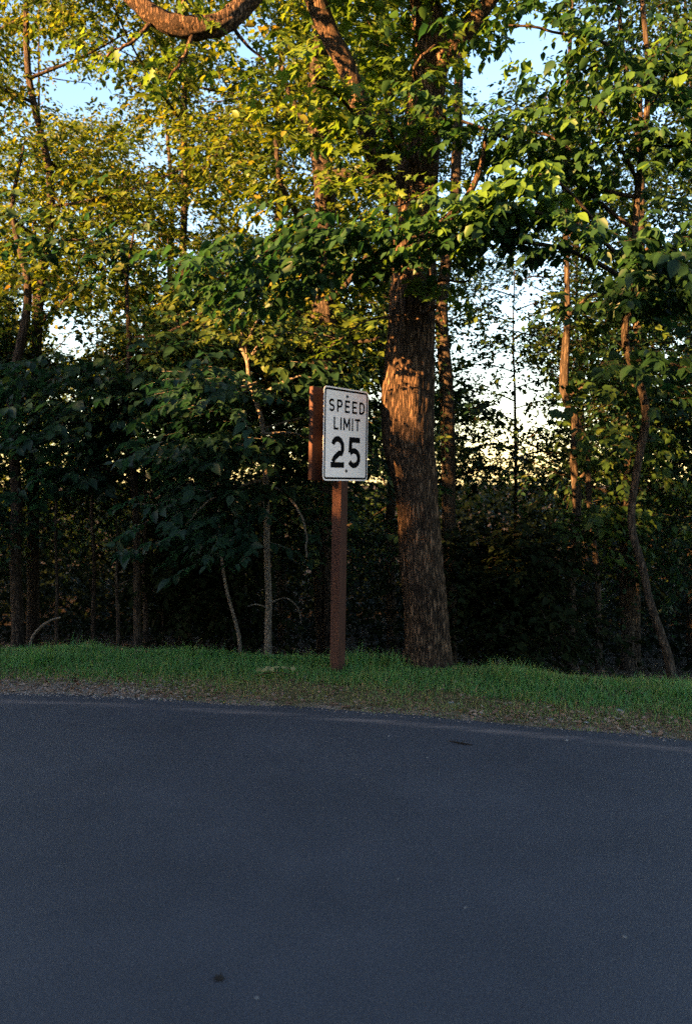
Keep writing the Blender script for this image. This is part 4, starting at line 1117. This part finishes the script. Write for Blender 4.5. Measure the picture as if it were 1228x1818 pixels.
def stone(label, u, v, size, mat, seed, cat="stone", group=None, flat=.6):
    r = np.random.default_rng(seed)
    bpyv = []; th = np.linspace(0, 2 * np.pi, 9, endpoint=False)
    rows = [(-.5, .55), (0, 1.0), (.45, .8), (.8, .4)]
    for zz, rr in rows:
        for t in th: bpyv.append((math.cos(t) * rr * r.uniform(.8, 1.2), math.sin(t) * rr * .75 * r.uniform(.8, 1.2), zz * flat + r.normal(0, .05)))
    bpyv.append((0, 0, .9 * flat))
    q = [(j * 9 + i, j * 9 + (i + 1) % 9, (j + 1) * 9 + (i + 1) % 9, (j + 1) * 9 + i) for j in range(3) for i in range(9)]
    t = [(27 + i, 27 + (i + 1) % 9, 36) for i in range(9)]
    o = link("stone", make_mesh("stone", np.array(bpyv) * size, t, q, [mat], smooth=True), None, ground_at(u, v, size * flat * .15))
    o.rotation_euler = (0, 0, r.uniform(0, 6))
    return tag(o, label, cat, group)
ST = [("pale pebble on the asphalt near the right road edge", 1005, 1315, .014), ("small pebble on the asphalt below the oak", 690, 1307, .009), ("tiny pebble on the road left of the dark twig", 758, 1345, .007),
      ("light fleck of stone on the road at lower right", 1108, 1664, .009), ("small pale stone near the bottom of the road", 455, 1773, .008), ("faint pebble on the road right of centre", 825, 1612, .007), ("tiny pale stone in the middle of the road", 706, 1561, .005)]
for i, (lab, u, v, sz) in enumerate(ST):
    stone(lab, u, v, sz, M['stone2'], 60 + i, cat="pebble", group="pebbles on the road")
SV = [("grey flat stone in the verge right of the oak", 975, 1277, .03), ("low grey stone at the road edge near the right border", 1150, 1300, .032), ("grey stone half sunk in grass right of the flat stone", 1040, 1283, .022),
      ("small stone in the verge below the oak", 800, 1248, .025), ("pale stone in the right verge grass", 1100, 1262, .03)]
for i, (lab, u, v, sz) in enumerate(SV):
    stone(lab, u, v, sz, M['stone2'], 80 + i, group="stones in the verge", flat=.35)

# dark twig and leaf lying on the asphalt
M['twig'] = simple_mat("dark_twig", (0.02, 0.015, 0.012), .9, .1, noise=.3)
p0, p1, p2, p3 = ground_at(797, 1317, .006), ground_at(815, 1321, .008), ground_at(828, 1323, .007), ground_at(838, 1324, .005)
g = Geo(); q_, r_ = smooth_line([p0, p1, p2, p3], [.003, .005, .0045, .002], 14); g.tube(q_, r_, 6, rough=.1); g.tube([q_[5], q_[5] + [.03, .03, .006]], [.003, .001], 5)
tag(link("fallen_twig", g.mesh("fallen_twig", M['twig'], p0), None, p0), "short dark twig lying on the asphalt below the oak", "twig")
M['dead'] = leaf_mat("dark_dead_leaf", [(0, (0.018, 0.014, 0.012)), (1, (0.03, 0.022, 0.018))], trans=.05, rough=.8, spec=.1)
pl = ground_at(378, 1741, .006)
n_ = nrm(np.array([.15, -.2, 1.0])); d_ = nrm(np.array([1, .25, .1])); d_ = nrm(d_ - n_ * (d_ @ n_))
arr = (np.array([pl]), np.array([d_]), np.array([n_]), np.array([.05]), np.array([.5]))
lo = link("fallen_leaf", leaf_mesh("fallen_leaf", arr, 'lobed', M['dead'], pl), None, pl)
tag(lo, "single dark curled leaf on the road near the bottom of the picture", "leaf")

# pale fallen sprig in the grass left of the post
M['sprig'] = leaf_mat("pale_wilted_leaf", [(0, (0.16, 0.17, 0.06)), (1, (0.30, 0.27, 0.13))], trans=.3, rough=.6)
pb = ground_at(452, 1207, .03); pe = ground_at(522, 1206, .03)
sp = thing("fallen_sprig", pb, "pale wilted leafy sprig lying in the grass left of the post", "sprig")
g = Geo(); q_, r_ = smooth_line([pb, (pb + pe) / 2 + [0, 0, .03], pe], [.004, .003, .002], 10); g.tube(q_, r_, 6)
link("stem", g.mesh("stem", M['litter'], pb), sp)
r = np.random.default_rng(12)
for k in range(9):
    f = (k + .5) / 9
    p = pb * (1 - f) + pe * f + np.array([0, 0, .03 + .03 * math.sin(f * 3.1)])
    d_ = nrm(np.array([.6, (-1) ** k * .8, .15]) + r.normal(0, .3, 3)); n_ = np.array([0, -.4, 1.0]) + r.normal(0, .3, 3); n_ = nrm(n_ - d_ * (n_ @ d_))
    me = leaf_mesh("leaf", (np.array([[0, 0, 0.]]), np.array([d_]), np.array([n_]), np.array([.075 * r.uniform(.7, 1.2)]), np.array([r.random()])), 'near', M['sprig'], (0, 0, 0))
    link("leaf", me, sp, p - pb)
print("TRIS", sum(len(m.polygons) for m in bpy.data.meshes), "OBJ", len(bpy.data.objects))
